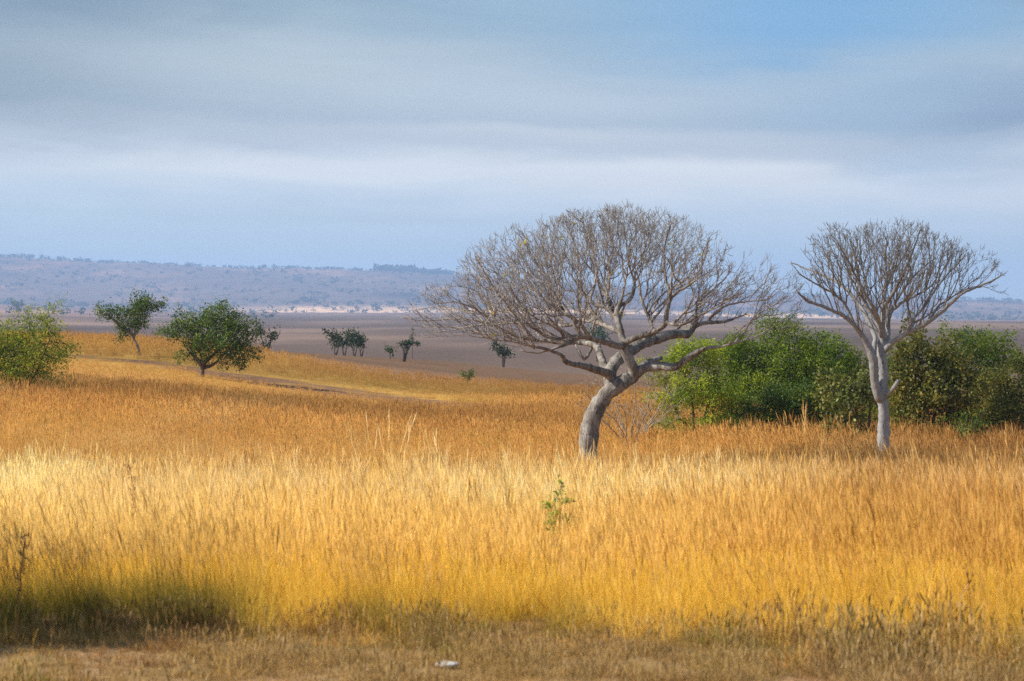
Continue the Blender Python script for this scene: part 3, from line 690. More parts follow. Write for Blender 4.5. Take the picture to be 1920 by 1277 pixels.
# leafless many-stemmed shrub behind the curved trunk
def dry_shrub(name, label, u0, Y, n, hgt, wid, seed, mat):
    b0 = base(u0, Y); g = np.random.default_rng(seed); sk = Skel()
    root = empty(name, b0, label, 'shrub')
    for i in range(n):
        a = g.uniform(0, 2*math.pi); ln = g.uniform(.5,1)*wid
        x, y = math.cos(a)*ln, math.sin(a)*ln*.7; h = hgt*g.uniform(.6,1)*(1-.35*abs(x)/wid)
        sk.limb([(x*.03,y*.03,-.08,.024),(x*.35+g.normal(0,.05),y*.35,h*.38,.018),(x*.75+g.normal(0,.08),y*.75,h*.72,.013),(x,y,h,.008)], None, .12, .012, seed+i)
    A = g.normal(0,1,(700,3)); A /= np.linalg.norm(A,axis=1)[:,None]
    A = A*g.uniform(.5,1,700)[:,None]**.5*np.array([wid*1.1,wid*.8,hgt*.62])+np.array([0,0,hgt*.62]); A = A[A[:,2] > hgt*.3]
    colonize(sk, A, .10, .6, .15, 40, (0,0,.2), .25, seed)
    r = radii(sk, .007, 2.3); r = spurs(sk, r, .012, .25, .2, .5, seed, tip=.006)
    t = tubes(sk, r, lambda q: True, lambda q: 5 if q > .015 else 3)
    mk('branches', t[0], t[1], [mat], root)
dry_shrub('bare_shrub','leafless grey many-stemmed shrub directly behind the curved trunk',1186,78,22,2.75,1.75,81,m_pale)

def sapling():
    SY = 16.5; b0 = base(1045, SY); root = empty('sapling', b0, 'green leafy sapling standing alone in the pale tall grass of the foreground', 'sapling')
    sk = Skel(); k = SY/F
    rows = [(1045,1040),(1043,985),(1040,950),(1048,925),(1056,902)]
    sk.limb([(*(W(u,v,SY)-b0), .006-.001*i) for i,(u,v) in enumerate(rows)], None, .04, .004, 3)
    sk.p[0][2] = -.05
    g = np.random.default_rng(5); A = []
    for (u,v,ru,rv,n) in [(1028,945,9,8,26),(1046,935,10,9,26),(1054,912,5,10,12),(1062,940,9,4,12),(1044,965,16,12,22),(1070,975,12,14,14),(1030,980,12,12,12)]:
        d = g.normal(0,.55,(n,3)); A.append(np.stack([d[:,0]*ru*k,d[:,1]*ru*k,d[:,2]*rv*k],1)+(W(u,v,SY)-b0))
    colonize(sk, np.vstack(A), .02, .25, .022, 40, (0,0,.1), .2, 4)
    r = radii(sk, .0015, 2.3)
    t = tubes(sk, r, lambda q: True, lambda q: 4); mk('stem', t[0], t[1], [m_pale], root)
    P = np.array(sk.p); v, f = leaves(P[r < .005], 4, .014, .030, .020, 7)
    mk('foliage', v, [f], [leaf_mat('sapling_leaf',(.16,.22,.02),(.30,.36,.05),(.5,.55,.14),.4)], root)
sapling()

# shrub at the left of the camera, beyond the frame's edge: shades the front of the grass
def side_shrub():
    b0 = np.array([-4.55, 12.55, float(ground(-4.55,12.55))]); root = empty('roadside_shrub', b0, 'dense green roadside shrub just left of the picture, shading the grass edge', 'bush')
    g = np.random.default_rng(3); sk = Skel()
    for i in range(5):
        a = i*1.3; sk.limb([(0,0,-.05,.03),(math.cos(a)*.3,math.sin(a)*.25,.6,.02),(math.cos(a)*.6,math.sin(a)*.4,1.2,.012)], None, .1, .01, i)
    d = g.normal(0,1,(900,3)); d /= np.linalg.norm(d,axis=1)[:,None]
    A = d*g.uniform(.3,1,900)[:,None]**.4*np.array([.95,1.0,1.1])+np.array([0,0,1.15]); A = A[A[:,2] > .15]
    colonize(sk, A, .12, .8, .1, 60, (0,0,.05), .2, 3)
    r = radii(sk, .004, 2.3); t = tubes(sk, r, lambda q: True, lambda q: 4); mk('trunk', t[0], t[1], [m_brown], root)
    v, f = leaves(np.array(sk.p)[r < .014], 16, .07, .07, .035, 9); mk('crown', v, [f], [LD], root)
side_shrub()

# ------------------------------------------------------------------ ground sheet
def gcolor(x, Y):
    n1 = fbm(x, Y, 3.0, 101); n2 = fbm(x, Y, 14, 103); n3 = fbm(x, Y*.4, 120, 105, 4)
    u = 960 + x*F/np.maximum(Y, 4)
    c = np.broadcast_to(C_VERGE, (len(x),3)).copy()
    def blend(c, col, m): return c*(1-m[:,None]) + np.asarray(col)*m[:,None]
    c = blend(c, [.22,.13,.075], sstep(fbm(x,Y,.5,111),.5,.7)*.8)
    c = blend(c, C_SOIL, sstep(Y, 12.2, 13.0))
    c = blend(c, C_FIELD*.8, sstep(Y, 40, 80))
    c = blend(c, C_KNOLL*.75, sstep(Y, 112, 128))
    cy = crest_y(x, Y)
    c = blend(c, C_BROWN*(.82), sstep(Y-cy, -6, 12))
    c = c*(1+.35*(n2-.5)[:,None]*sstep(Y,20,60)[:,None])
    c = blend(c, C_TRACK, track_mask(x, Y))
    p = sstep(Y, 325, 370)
    pl = np.broadcast_to(C_PLAIN_SHADED, (len(x),3))*(1+1.1*(n3-.5)[:,None])
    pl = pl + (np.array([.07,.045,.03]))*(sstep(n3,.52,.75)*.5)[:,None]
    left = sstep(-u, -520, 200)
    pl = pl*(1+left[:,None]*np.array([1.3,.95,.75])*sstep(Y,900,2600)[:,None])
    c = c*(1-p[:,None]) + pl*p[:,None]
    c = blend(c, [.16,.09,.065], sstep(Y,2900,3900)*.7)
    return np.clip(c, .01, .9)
def ground_sheet():
    ty = np.concatenate([np.linspace(-60, 2, 16), np.exp(np.linspace(math.log(2.6), math.log(400), 330)), np.exp(np.linspace(math.log(402), math.log(9500), 130))])
    tx = np.arange(-8.3, 8.31, .045); X = 3*np.sinh(tx)
    gx, gy = np.meshgrid(X, ty); x = gx.ravel(); y = gy.ravel()
    z = ground(x, y)
    nx, ny = len(X), len(ty); i = np.arange(nx*ny).reshape(ny, nx)
    f = np.stack([i[:-1,:-1].ravel(), i[:-1,1:].ravel(), i[1:,1:].ravel(), i[1:,:-1].ravel()], 1)
    m, t = material('savanna_ground')
    a = t.n('ShaderNodeAttribute', attribute_name='gcol').outputs['Color']
    g = t.n('ShaderNodeNewGeometry').outputs['Position']
    gs = t.n('ShaderNodeMapping', {'Vector': g, 'Scale': (1,.45,1)}).outputs[0]
    sp = t.n('ShaderNodeSeparateXYZ', {0: g}).outputs[1]
    fine = t.noise(g, 9, 6, .7); mid = t.noise(gs, .8, 5, .65); big = t.noise(gs, .02, 6, .6)
    clod = t.noise(g, 3.1, 5, .65)
    k = t.math('ADD', t.math('MULTIPLY', fine, .75), t.math('ADD', t.math('MULTIPLY', mid, .75), t.math('MULTIPLY', big, .5)))
    c = t.mix(1.0, a, t.ramp(k, [(0,(.3,.3,.3)),(.72,(.62,.6,.57)),(1,(.95,.95,.95)),]), 'MULTIPLY')
    c = t.mix(1.0, c, (1.45,1.45,1.45), 'MULTIPLY')
    bp = t.n('ShaderNodeBump', {'Height': t.math('ADD', fine, clod), 'Strength': .7, 'Distance': .05})
    d = t.n('ShaderNodeBsdfPrincipled', {'Base Color': c, 'Roughness': .95, 'Specular IOR Level': .1, 'Normal': bp.outputs[0]})
    t.n('ShaderNodeOutputMaterial', {'Surface': d.outputs[0]})
    o = mk('ground', np.stack([x,y,z],1), [f], [m], smooth=True)
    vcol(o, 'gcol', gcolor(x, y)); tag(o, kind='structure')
ground_sheet()

# ------------------------------------------------------------------ far hills
RID_U = [-3500,-1500,-300,0,100,200,300,400,560,700,850,1000,1150,1300,1500,1700,1920,2300,3500,5500]
RID_V = [470,455,474,481,487,493,498,502,504,509,517,527,537,545,553,558,566,566,540,530]
def hill_z(u, Y, s):
    ridge = np.interp(u, RID_U, RID_V) + (fbm(u, u*0, 90, 201)-.5)*5
    H = CZ + (HZ-ridge)/F*8200
    foot = CZ - np.interp(u, [-3500,0,200,400,1100,1500,1900,5500], [8,6,10,12.5,13,22,28,28]) - 3
    prof = .05*sstep(s,0,.12)+ .95*sstep(s, .05, 1.0)**1.15
    rel = (fbm(u*1.0, Y*.25, 150, 205, 4)-.5)*16*sstep(s,.08,.3)*(1-sstep(s,.85,1))
    return foot + (H-foot)*prof + rel
def hills():
    us = np.arange(-3500, 5501, 14.0); ss = np.concatenate([np.linspace(0,1,90), [1.06,1.2,1.35]])
    gu, gs = np.meshgrid(us, ss); u = gu.ravel(); s = gs.ravel(); Y = 4450+(8200-4450)*np.minimum(s, 1)+np.maximum(s-1,0)*4000
    z = hill_z(u, Y, np.minimum(s,1)) - np.maximum(s-1,0)*500
    x = (u-960)*Y/F
    nx, ny = len(us), len(ss); i = np.arange(nx*ny).reshape(ny,nx)
    f = np.stack([i[:-1,:-1].ravel(), i[:-1,1:].ravel(), i[1:,1:].ravel(), i[1:,:-1].ravel()], 1)
    n = fbm(x, Y*.5, 600, 211, 4); n2 = fbm(x, Y*.35, 220, 213, 4)
    c = np.array([.155,.105,.085])*(1+.9*(n-.5)[:,None]) + np.array([.13,.06,.03])*sstep(n2,.5,.75)[:,None]
    c = c*(1-.55*(sstep(n,.45,.25))[:,None])
    # pale sandy strip at the foot, sunlight painted into its colour
    wob = (fbm(x, Y, 500, 221)-.5)*.04
    st = sstep(s+wob, .0, .02)*(1-sstep(s+wob, .17, .26))*np.interp(u, [300,470,560,1050,1500,1640,1750], [0,.5,1,1,.8,.5,0])*(.6+.6*sstep(n2,.3,.6))
    c = c*(1-np.clip(st,0,1)[:,None]) + C_PALE_SUNLIT*np.clip(st,0,1)[:,None]
    m, t = material('hill_scrub')
    a = t.n('ShaderNodeAttribute', attribute_name='gcol').outputs['Color']
    g = t.n('ShaderNodeNewGeometry').outputs['Position']
    gm = t.n('ShaderNodeMapping', {'Vector': g, 'Scale': (1,.4,1)}).outputs[0]
    k = t.ss(t.noise(gm, .035, 5, .75), .5, .6)
    c_ = t.mix(t.math('MULTIPLY', k, .6), a, (.045,.05,.03))
    d = t.n('ShaderNodeBsdfPrincipled', {'Base Color': c_, 'Roughness': 1, 'Specular IOR Level': 0})
    t.n('ShaderNodeOutputMaterial', {'Surface': d.outputs[0]})
    o = mk('hills', np.stack([x,Y,z],1), [f], [m], smooth=True)
    vcol(o, 'gcol', np.clip(c,.01,.9)); tag(o, kind='structure')
hills()

def blob_mesh(g, n, w, h):
    """an uneven far tree crown made of many leaf-clump faces, with a short stem"""
    d = g.normal(0,1,(n,3)); d /= np.linalg.norm(d,axis=1)[:,None]; r = g.uniform(.3,1,n)[:,None]**.4
    c = d*r*np.array([w/2,w/2,h*.36])+np.array([0,0,h*.6])
    return leaves(c, 1, w*.03, w*.34, w*.24, int(g.integers(1e9)))
def far_trees():
    g = np.random.default_rng(99); V=[]; Fc=[]; nb=0
    def put(x, Y, z, w, h, n=26):
        nonlocal nb
        v, f = blob_mesh(g, n, w, h); V.append(v+np.array([x,Y,z-h*.12])); Fc.append(f+nb); nb += len(v)
    def on_hill(u, s):
        Y = 4450+3750*s; return (u-960)*Y/F, Y, float(hill_z(np.array([u]), np.array([Y]), np.array([s]))[0])
    # along the ridge line
    u = -900.0
    while u < 2600:
        u += g.exponential(5.5) if u < 700 else g.exponential(8)
        x,Y,z = on_hill(u, g.uniform(.97,1)); h = g.uniform(7,15)*(1.2 if u < 150 else 1); put(x,Y,z,h*g.uniform(.8,1.6),h)
    for u in np.arange(708, 845, 2.2):      # the thick wood on the ridge
        x,Y,z = on_hill(u+g.normal(0,1.5), g.uniform(.94,1)); h = g.uniform(14,26)*(1.1 if u < 770 else .8); put(x,Y,z,h*1.5,h,34)
    for i in range(5200):
        u = g.uniform(-900,2600); s = g.uniform(.12,.97)
        if fbm(np.array([u*.5]), np.array([s*600]), 40, 301)[0] < g.uniform(.3,.65): continue
        x,Y,z = on_hill(u,s); h = g.uniform(4,11); put(x,Y,z,h*g.uniform(.9,2.2),h,16)
    for i in range(260):
        u = g.uniform(-600,2300); s = g.uniform(.0,.13); x,Y,z = on_hill(u,s); h = g.uniform(6,12); put(x,Y,z,h*1.2,h,20)
    for i in range(160):
        u = g.uniform(-500,520); Y = g.uniform(2300,4300); x = (u-960)*Y/F; h = g.uniform(3,7); put(x,Y,float(ground(x,Y)),h*1.3,h,20)
    m, t = material('far_tree_green')
    r = t.n('ShaderNodeNewGeometry').outputs['Random Per Island']
    c = t.mix(r, (.020,.034,.014), (.05,.065,.028))
    d = t.n('ShaderNodeBsdfPrincipled', {'Base Color': c, 'Roughness': .9, 'Specular IOR Level': .1}); t.n('ShaderNodeOutputMaterial', {'Surface': d.outputs[0]})
    o = mk('distant_trees', np.vstack(V), [np.vstack(Fc)], [m])
    tag(o, 'scattered small dark trees covering the far blue hills and their ridge', 'distant trees', kind='stuff')
far_trees()

# ------------------------------------------------------------------ grass
def grass_mat(name, is_head=False):
    m, t = material(name)
    a = t.n('ShaderNodeAttribute', attribute_name='tcol', attribute_type='INSTANCER').outputs['Color']
    b = t.n('ShaderNodeAttribute', attribute_name='hcol', attribute_type='INSTANCER').outputs['Color']
    bc = t.n('ShaderNodeAttribute', attribute_name='bld').outputs['Color']   # r: height on blade, g: blade random
    sp = t.n('ShaderNodeSeparateColor', {0: bc})
    h, r = sp.outputs[0], sp.outputs[1]
    if is_head: c = t.mix(t.math('MULTIPLY', r, .35), b, a)
    else:
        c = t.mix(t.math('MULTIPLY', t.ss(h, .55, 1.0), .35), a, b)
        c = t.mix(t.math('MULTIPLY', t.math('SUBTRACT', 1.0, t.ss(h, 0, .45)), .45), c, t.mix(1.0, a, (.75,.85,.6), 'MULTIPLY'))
    c = t.mix(1.0, c, t.ramp(r, [(0,(.34,.25,.17)),(.34,(.86,.83,.78)),(1,(1.12,1.12,1.1))]), 'MULTIPLY')
    d = t.n('ShaderNodeBsdfPrincipled', {'Base Color': c, 'Roughness': .6, 'Specular IOR Level': .12})
    tr = t.n('ShaderNodeBsdfTranslucent', {'Color': t.mix(1.0, c, (1.2,1.06,.66), 'MULTIPLY')})
    mx = t.n('ShaderNodeMixShader', {0: .46, 1: d.outputs[0], 2: tr.outputs[0]})
    t.n('ShaderNodeOutputMaterial', {'Surface': mx.outputs[0]})
    return m
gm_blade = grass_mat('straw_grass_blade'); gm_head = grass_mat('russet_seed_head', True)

def tuft(g, nb, ns, hb, hs, rad, w, hw, lean=.25, headlen=.16):
    V=[]; Fa=[]; M=[]; B=[]; nbv=0
    def strip(p0, d, h, wd, bend, segs, mat, rnd, h0=0., h1=1., az=None):
        nonlocal nbv
        az = g.uniform(0, 2*math.pi) if az is None else az
        side = np.array([math.cos(az), math.sin(az), 0])*wd/2
        pts = []
        for i in range(segs+1):
            s = i/segs; q = p0 + d*h*s + bend*s*s*h; pts.append(q)
        for i, q in enumerate(pts):
            s = i/segs; k = (1-s)**.6 if mat == 0 else math.sin(math.pi*min(max(s*.9+.08,0),1))
            if i == segs: V.append(q); B.append((h1, rnd, 0)); continue
            V.append(q-side*max(k,.12)); V.append(q+side*max(k,.12)); B.extend([(h0+(h1-h0)*s, rnd, 0)]*2)
        for i in range(segs-1):
            o = nbv+2*i; Fa.append((o,o+1,o+3,o+2)); M.append(mat)
        o = nbv+2*(segs-1); Fa.append((o,o+1,o+2,o+2)); M.append(mat)
        nbv += 2*segs+1
        return pts[-1]
    for i in range(nb):
        a = g.uniform(0,2*math.pi); rr = rad*math.sqrt(g.random()); p = np.array([math.cos(a)*rr, math.sin(a)*rr, -.03])
        d = np.array([g.normal(0,lean),g.normal(0,lean),1]); d /= np.linalg.norm(d)
        be = np.array([g.normal(0,.28),g.normal(0,.28),-.12])
        strip(p, d, hb*g.uniform(.45,1.1), w*g.uniform(.7,1.3), be, 3, 0, g.random())
    for i in range(ns):
        a = g.uniform(0,2*math.pi); rr = rad*math.sqrt(g.random()); p = np.array([math.cos(a)*rr, math.sin(a)*rr, -.03])
        d = np.array([g.normal(0,.11),g.normal(0,.11),1]); d /= np.linalg.norm(d); h = hs*g.uniform(.7,1.12); rn = g.random()
        be = np.array([g.normal(0,.08),g.normal(0,.08),0])
        # stalk
        az = g.uniform(0,2*math.pi)
        tp = strip(p, d, h, w*.75, be, 3, 0, rn, 0, .8, az)
        hd = d + be*1.5; hd /= np.linalg.norm(hd)
        q = p + d*h*.86 + be*.74*h
        for k in range(3):
            dd = hd + g.normal(0,.10,3); dd /= np.linalg.norm(dd)
            strip(q + hd*headlen*.28*k, dd, headlen*g.uniform(.45,.8), hw, np.zeros(3), 2, 1, rn)
    return np.array(V), np.array(Fa), M, np.array(B)

def tuft_coll(name, specs, seed):
    c = bpy.data.collections.new(name); g = np.random.default_rng(seed)
    for i, s in enumerate(specs):
        V, Fa, M, B = tuft(g, *s)
        tri = Fa[:,2] == Fa[:,3]; M = np.array(M)
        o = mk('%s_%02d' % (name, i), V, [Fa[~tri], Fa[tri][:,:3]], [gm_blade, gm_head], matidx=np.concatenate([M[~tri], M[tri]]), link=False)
        vcol(o, 'bld', B); c.objects.link(o)
    return c

def scatter(name, coll, P, idx, rot, scl, tcol, hcol, label, cat):
    me = bpy.data.meshes.new(name); me.vertices.add(len(P)); me.vertices.foreach_set('co', np.asarray(P,np.float32).ravel())
    def at(n, typ, key, arr):
        a = me.attributes.new(n, typ, 'POINT'); a.data.foreach_set(key, arr)
    at('idx','INT','value',np.asarray(idx,np.int32)); at('rot','FLOAT_VECTOR','vector',np.asarray(rot,np.float32).ravel())
    at('scl','FLOAT_VECTOR','vector',np.asarray(scl,np.float32).ravel())
    for n, c in (('tcol',tcol),('hcol',hcol)):
        cc = np.ones((len(P),4),np.float32); cc[:,:3] = c; at(n,'FLOAT_COLOR','color',cc.ravel())
    o = bpy.data.objects.new(name, me); COL.objects.link(o)
    ng = bpy.data.node_groups.new(name+'_scatter','GeometryNodeTree')
    ng.interface.new_socket('Geometry', in_out='INPUT', socket_type='NodeSocketGeometry'); ng.interface.new_socket('Geometry', in_out='OUTPUT', socket_type='NodeSocketGeometry')
    N = ng.nodes.new; L = ng.links.new
    gi = N('NodeGroupInput'); go = N('NodeGroupOutput'); ip = N('GeometryNodeInstanceOnPoints'); ci = N('GeometryNodeCollectionInfo'); m2p = N('GeometryNodeMeshToPoints')
    ci.inputs['Collection'].default_value = coll; ci.inputs['Separate Children'].default_value = True; ci.inputs['Reset Children'].default_value = True
    def na(n, dt):
        d = N('GeometryNodeInputNamedAttribute'); d.data_type = dt; d.inputs['Name'].default_value = n; return d.outputs[0]
    L(gi.outputs[0], m2p.inputs[0]); L(m2p.outputs[0], ip.inputs['Points']); L(ci.outputs[0], ip.inputs['Instance']); ip.inputs['Pick Instance'].default_value = True
    L(na('idx','INT'), ip.inputs['Instance Index'])
    er = N('FunctionNodeEulerToRotation'); L(na('rot','FLOAT_VECTOR'), er.inputs[0]); L(er.outputs[0], ip.inputs['Rotation'])
    L(na('scl','FLOAT_VECTOR'), ip.inputs['Scale']); L(ip.outputs[0], go.inputs[0])
    md = o.modifiers.new('scatter','NODES'); md.node_group = ng
    tag(o, label, cat, kind='stuff'); return o

# grass colours by place: kinds of grass, with sunlit and cloud-shaded patches painted in
K_STRAW = np.array([.92,.61,.15]); K_YEL = np.array([.93,.65,.11]); K_PALE = np.array([.97,.86,.54]); K_GRN = np.array([.15,.15,.03])
K_RUS = np.array([.56,.345,.14]); K_GOLD = np.array([.78,.54,.19]); K_DRY = np.array([.48,.34,.17])
H_RUS = np.array([.54,.28,.10]); H_GOLD = np.array([.84,.55,.20]); H_PALE = np.array([.97,.83,.50])
def gcols(x, Y, g):
    u = 960 + x*F/Y; n = len(x)
    z = depth(x, Y); v = HZ + z*F/Y
    a = fbm(x, Y*.35, 3.2, 401); b = fbm(x, Y*.3, 9, 405); c2 = fbm(x, Y*.5, 1.1, 407)
    ks = np.array([12, 14, 15.5, 17, 19, 23, 27, 31, 37, 46, 70, 90, 120, 180])
    cs = np.array([K_GOLD*.6+K_YEL*.4, K_YEL, K_YEL*.7+K_STRAW*.3, K_STRAW, K_STRAW*.5+K_PALE*.5, K_PALE, K_PALE, K_PALE*.5+K_STRAW*.5, K_GOLD*.3+K_STRAW*.7, K_GOLD*.8+K_RUS*.2, K_GOLD, K_GOLD*.8+K_RUS*.2, K_GOLD*.55+K_YEL*.1, K_GOLD*.62])
    Yw = Y*(1+.55*(fbm(x, Y*.35, 5, 415)-.5)*2*sstep(Y,15,20))
    c = np.stack([np.interp(Yw, ks, cs[:,i]) for i in range(3)], 1)
    def bl(c, col, m): m = np.clip(m,0,1)[:,None]; return c*(1-m)+np.asarray(col)*m
    c = bl(c, K_YEL, sstep(a,.55,.75)*.6*(1-sstep(Y,60,80)))
    c = bl(c, K_PALE, sstep(b,.5,.68)*.75*sstep(Y,16,24)*(1-sstep(Y,50,65)))
    c = bl(c, K_GOLD*.9, sstep(fbm(x,Y*.35,4,433),.5,.66)*.7*sstep(Y,17,22))
    c = bl(c, K_RUS, sstep(1-a,.55,.75)*.55)
    # russet on the right and at the tree feet, cloud shade painted into it
    c = bl(c, K_RUS*.85, sstep(u,1200,1700)*sstep(Y,46,60)*(1-sstep(Y,72,86))*.6)
    c = bl(c, K_RUS*.95, sstep(fbm(x,Y*.3,4.5,421),.52,.68)*sstep(Y,26,40)*.6)
    c = bl(c, K_PALE*.9, sstep(fbm(x,Y*.3,5.5,423),.56,.72)*sstep(Y,40,52)*(1-sstep(Y,95,110))*.65)
    c = bl(c, K_RUS*.85, sstep(u,-200,0)*(1-sstep(u,700,1000))*sstep(Y,64,74)*(1-sstep(Y,80,92))*.35)
    c = bl(c, K_RUS*.9, sstep(u,1450,1750)*sstep(Y,15,19)*(1-sstep(Y,24,30))*.55*sstep(c2,.3,.55))
    # green clumps at the front edge
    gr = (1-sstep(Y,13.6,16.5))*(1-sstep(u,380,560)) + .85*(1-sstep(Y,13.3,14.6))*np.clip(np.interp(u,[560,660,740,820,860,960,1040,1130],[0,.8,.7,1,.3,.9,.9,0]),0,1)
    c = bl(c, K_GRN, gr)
    c = c*g.uniform(.8,1.18,n)[:,None]
    hd = np.stack([np.interp(Yw, [12,14,16,19,26,36,60,180],[H_RUS[i]*.5+H_GOLD[i]*.5,H_GOLD[i],H_PALE[i]*.5+H_GOLD[i]*.5,H_PALE[i],H_PALE[i],H_GOLD[i],H_RUS[i]*.5+H_GOLD[i]*.5,H_RUS[i]*.5+H_GOLD[i]*.4]) for i in range(3)],1)
    hd = bl(hd, H_RUS, sstep(1-b,.5,.7)*.7); hd = bl(hd, H_RUS*.9, sstep(u,1300,1750)*.4)
    hd = hd*g.uniform(.8,1.2,n)[:,None]
    return np.clip(c,0,.95), np.clip(hd,0,.95)

def points(Y0, Y1, dens, margin, g):
    # uniform over the wedge (a little wider than the view)
    W0 = lambda Y: (960/F)*Y*1.10+margin
    area = (W0(Y0)+W0(Y1))*(Y1-Y0); n = int(area*dens)
    Y = g.uniform(Y0,Y1,int(n*1.0*max(W0(Y1),W0(Y0))*2*(Y1-Y0)/area)); x = g.uniform(-1,1,len(Y))*W0(Y1)
    k = np.abs(x) < W0(Y); return x[k], Y[k]

def build_grass():
    g = np.random.default_rng(2024)
    # nb, ns, hb, hs, rad, w, hw, lean, headlen
    near = [(62,10,.42,.60,.13,.003,.0055),(70,7,.38,.56,.12,.003,.005),(54,15,.44,.66,.14,.0032,.006),(74,3,.36,.55,.12,.0028,.005),(52,12,.46,.62,.15,.0032,.006),(64,9,.40,.58,.13,.003,.0055,.34),(3,7,.34,.86,.07,.003,.007,.3,.2),(40,4,.50,.60,.12,.0032,.005,.6)]
    mid = [(34,12,.46,.64,.19,.0062,.0095),(40,7,.42,.60,.19,.0062,.0095),(30,18,.46,.68,.21,.0062,.010),(42,4,.40,.58,.19,.0062,.009),(3,8,.34,.88,.10,.007,.014,.3,.2)]
    far = [(30,12,.48,.68,.30,.011,.017),(34,7,.44,.62,.30,.011,.017),(26,18,.48,.72,.32,.011,.017),(3,9,.34,.92,.16,.009,.017,.3,.22)]
    cn = tuft_coll('near_tuft', near, 1); cm = tuft_coll('mid_tuft', mid, 2); cf = tuft_coll('far_tuft', far, 3)
    def lay(name, coll, nvar, Y0, Y1, dens, margin, label, sc=1.0):
        x, Y = points(Y0, Y1, dens, margin, g)
        keep = (Y > edge_y(x)) & ((Y > 13.7) | (fbm(x, Y, .55, 641) > .36+.12*(13.7-Y))) & (g.random(len(x)) > track_mask(x, Y)*.95) & (Y < crest_y(x, Y)+8)
        # tree feet
        x, Y = x[keep], Y[keep]; n = len(x)
        z = ground(x, Y)
        pn = fbm(x, Y, 1.6, 501); u = 960+x*F/Y
        s = sc*(.54+.34*pn+.26*fbm(x,Y,.55,503,2))*g.uniform(.8,1.15,n)
        s *= 1-.38*sstep(Y,24,54)*(1-sstep(Y,70,80))*(1-.75*sstep(u,1300,1480)*sstep(Y,55,64))
        s *= np.where(Y < 14.2, .72+.28*(Y-12)/2.2, 1)
        s *= 1+.18*sstep(u,1200,1500)*sstep(Y,68,76)*(1-sstep(Y,82,90))
        s *= 1-.55*sstep(Y,92,112)*(1-sstep(u,800,1100))*(1-sstep(Y,128,140))
        # some outliers stand taller
        s *= np.where(g.random(n) < .02, 1.28, 1)
        rz = g.uniform(0,2*math.pi,n)
        lean = -.10 + .16*(fbm(x,Y,6,511)-.5) + g.normal(0,.07,n) + .30*(fbm(x,Y,1.7,513)-.5) - .06*sstep(u,900,1500)
        lfront = (1-sstep(Y-edge_y(x),.0,.9))
        # x-lean (rotation about y) and front tufts leaning toward the verge
        tx = -lfront*g.uniform(-.35,.25,n)*-1; ty = lean
        # euler XYZ: first x, y, z -> we want lean in world after spin: use small-angle composition
        rx = tx*np.cos(rz)+ty*np.sin(rz); ry = -tx*np.sin(rz)+ty*np.cos(rz)
        rot = np.stack([rx, ry, rz],1)
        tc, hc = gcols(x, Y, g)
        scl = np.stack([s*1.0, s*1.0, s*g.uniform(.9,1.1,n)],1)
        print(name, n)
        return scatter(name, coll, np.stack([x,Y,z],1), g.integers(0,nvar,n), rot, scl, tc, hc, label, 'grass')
    lay('tall_grass', cn, len(near), 11.6, 31, 52, 3.2, 'tall golden grass of the foreground, yellow at its front edge')
    lay('tall_grass', cm, len(mid), 31, 66, 20, 3.5, 'pale straw-coloured grass up to the foot of the curved trunk')
    lay('tall_grass', cf, len(far), 66, 125, 7.5, 5.0, 'russet and orange grass behind the two bare trees')
    lay('tall_grass', cf, len(far), 125, 222, 3.2, 3.0, 'low yellow-brown grass on the knoll at the left', .8)
    # verge: short dry tufts and litter
    short = [(50,1,.08,.10,.08,.0035,.005,.7,.03),(40,0,.06,.1,.09,.0035,.005,1.0),(56,2,.11,.13,.06,.0035,.005,.5,.04),(36,0,.05,.08,.10,.004,.005,1.6)]
    cs = tuft_coll('short_tuft', short, 4)
    Y = g.uniform(10.2,13.9,54000); x = g.uniform(-6.2,6.2,54000)
    k = Y < edge_y(x)+.9; x, Y = x[k], Y[k]; n = len(x)
    cl = fbm(x,Y,.45,601); s = (.38+.85*sstep(cl,.42,.66))*g.uniform(.7,1.3,n)*(1+.55*sstep(x,.6,1.6)*sstep(Y,10.8,11.8))
    mixv = fbm(x,Y,.8,607)[:,None]
    tc = np.array([.56,.39,.20])*(1-mixv)+np.array([.34,.25,.10])*mixv
    gg = sstep(fbm(x,Y,.35,609),.62,.78)[:,None]; tc = tc*(1-gg)+np.array([.24,.24,.05])*gg
    rr = sstep(fbm(x,Y,.5,613),.55,.7)[:,None]*.6; tc = tc*(1-rr)+np.array([.36,.19,.10])*rr
    tc = tc*g.uniform(.45,1.45,n)[:,None]
    st_ = (g.random(n) < .10)[:,None]; tc = np.where(st_, np.array([.62,.48,.28]), tc)
    # ragged tussocks between the mown strip and the tall grass
    m = 800; tu = g.normal(0,1,m); Xc = g.uniform(-3.6,3.6,m); Yc = edge_y(Xc)-np.abs(g.normal(0,.45,m))+.2; Yc = np.maximum(Yc, 11.15)
    pt = fbm(Xc,Yc,.6,631); kk = (pt > .45) | ((Xc > 1.0) & (g.random(m) < .15)); Xc, Yc = Xc[kk], Yc[kk]; m = len(Xc)
    s2 = g.uniform(1.0,1.8,m)*(1+.35*sstep(Xc,.6,1.4)); kc = np.array([[.56,.38,.14],[.30,.25,.06],[.58,.33,.12],[.70,.50,.20],[.66,.42,.12]])[g.integers(0,5,m)]*g.uniform(.75,1.2,m)[:,None]
    x = np.concatenate([x,Xc]); Y = np.concatenate([Y,Yc]); s = np.concatenate([s,s2]); tc = np.vstack([tc,kc]); n = len(x)
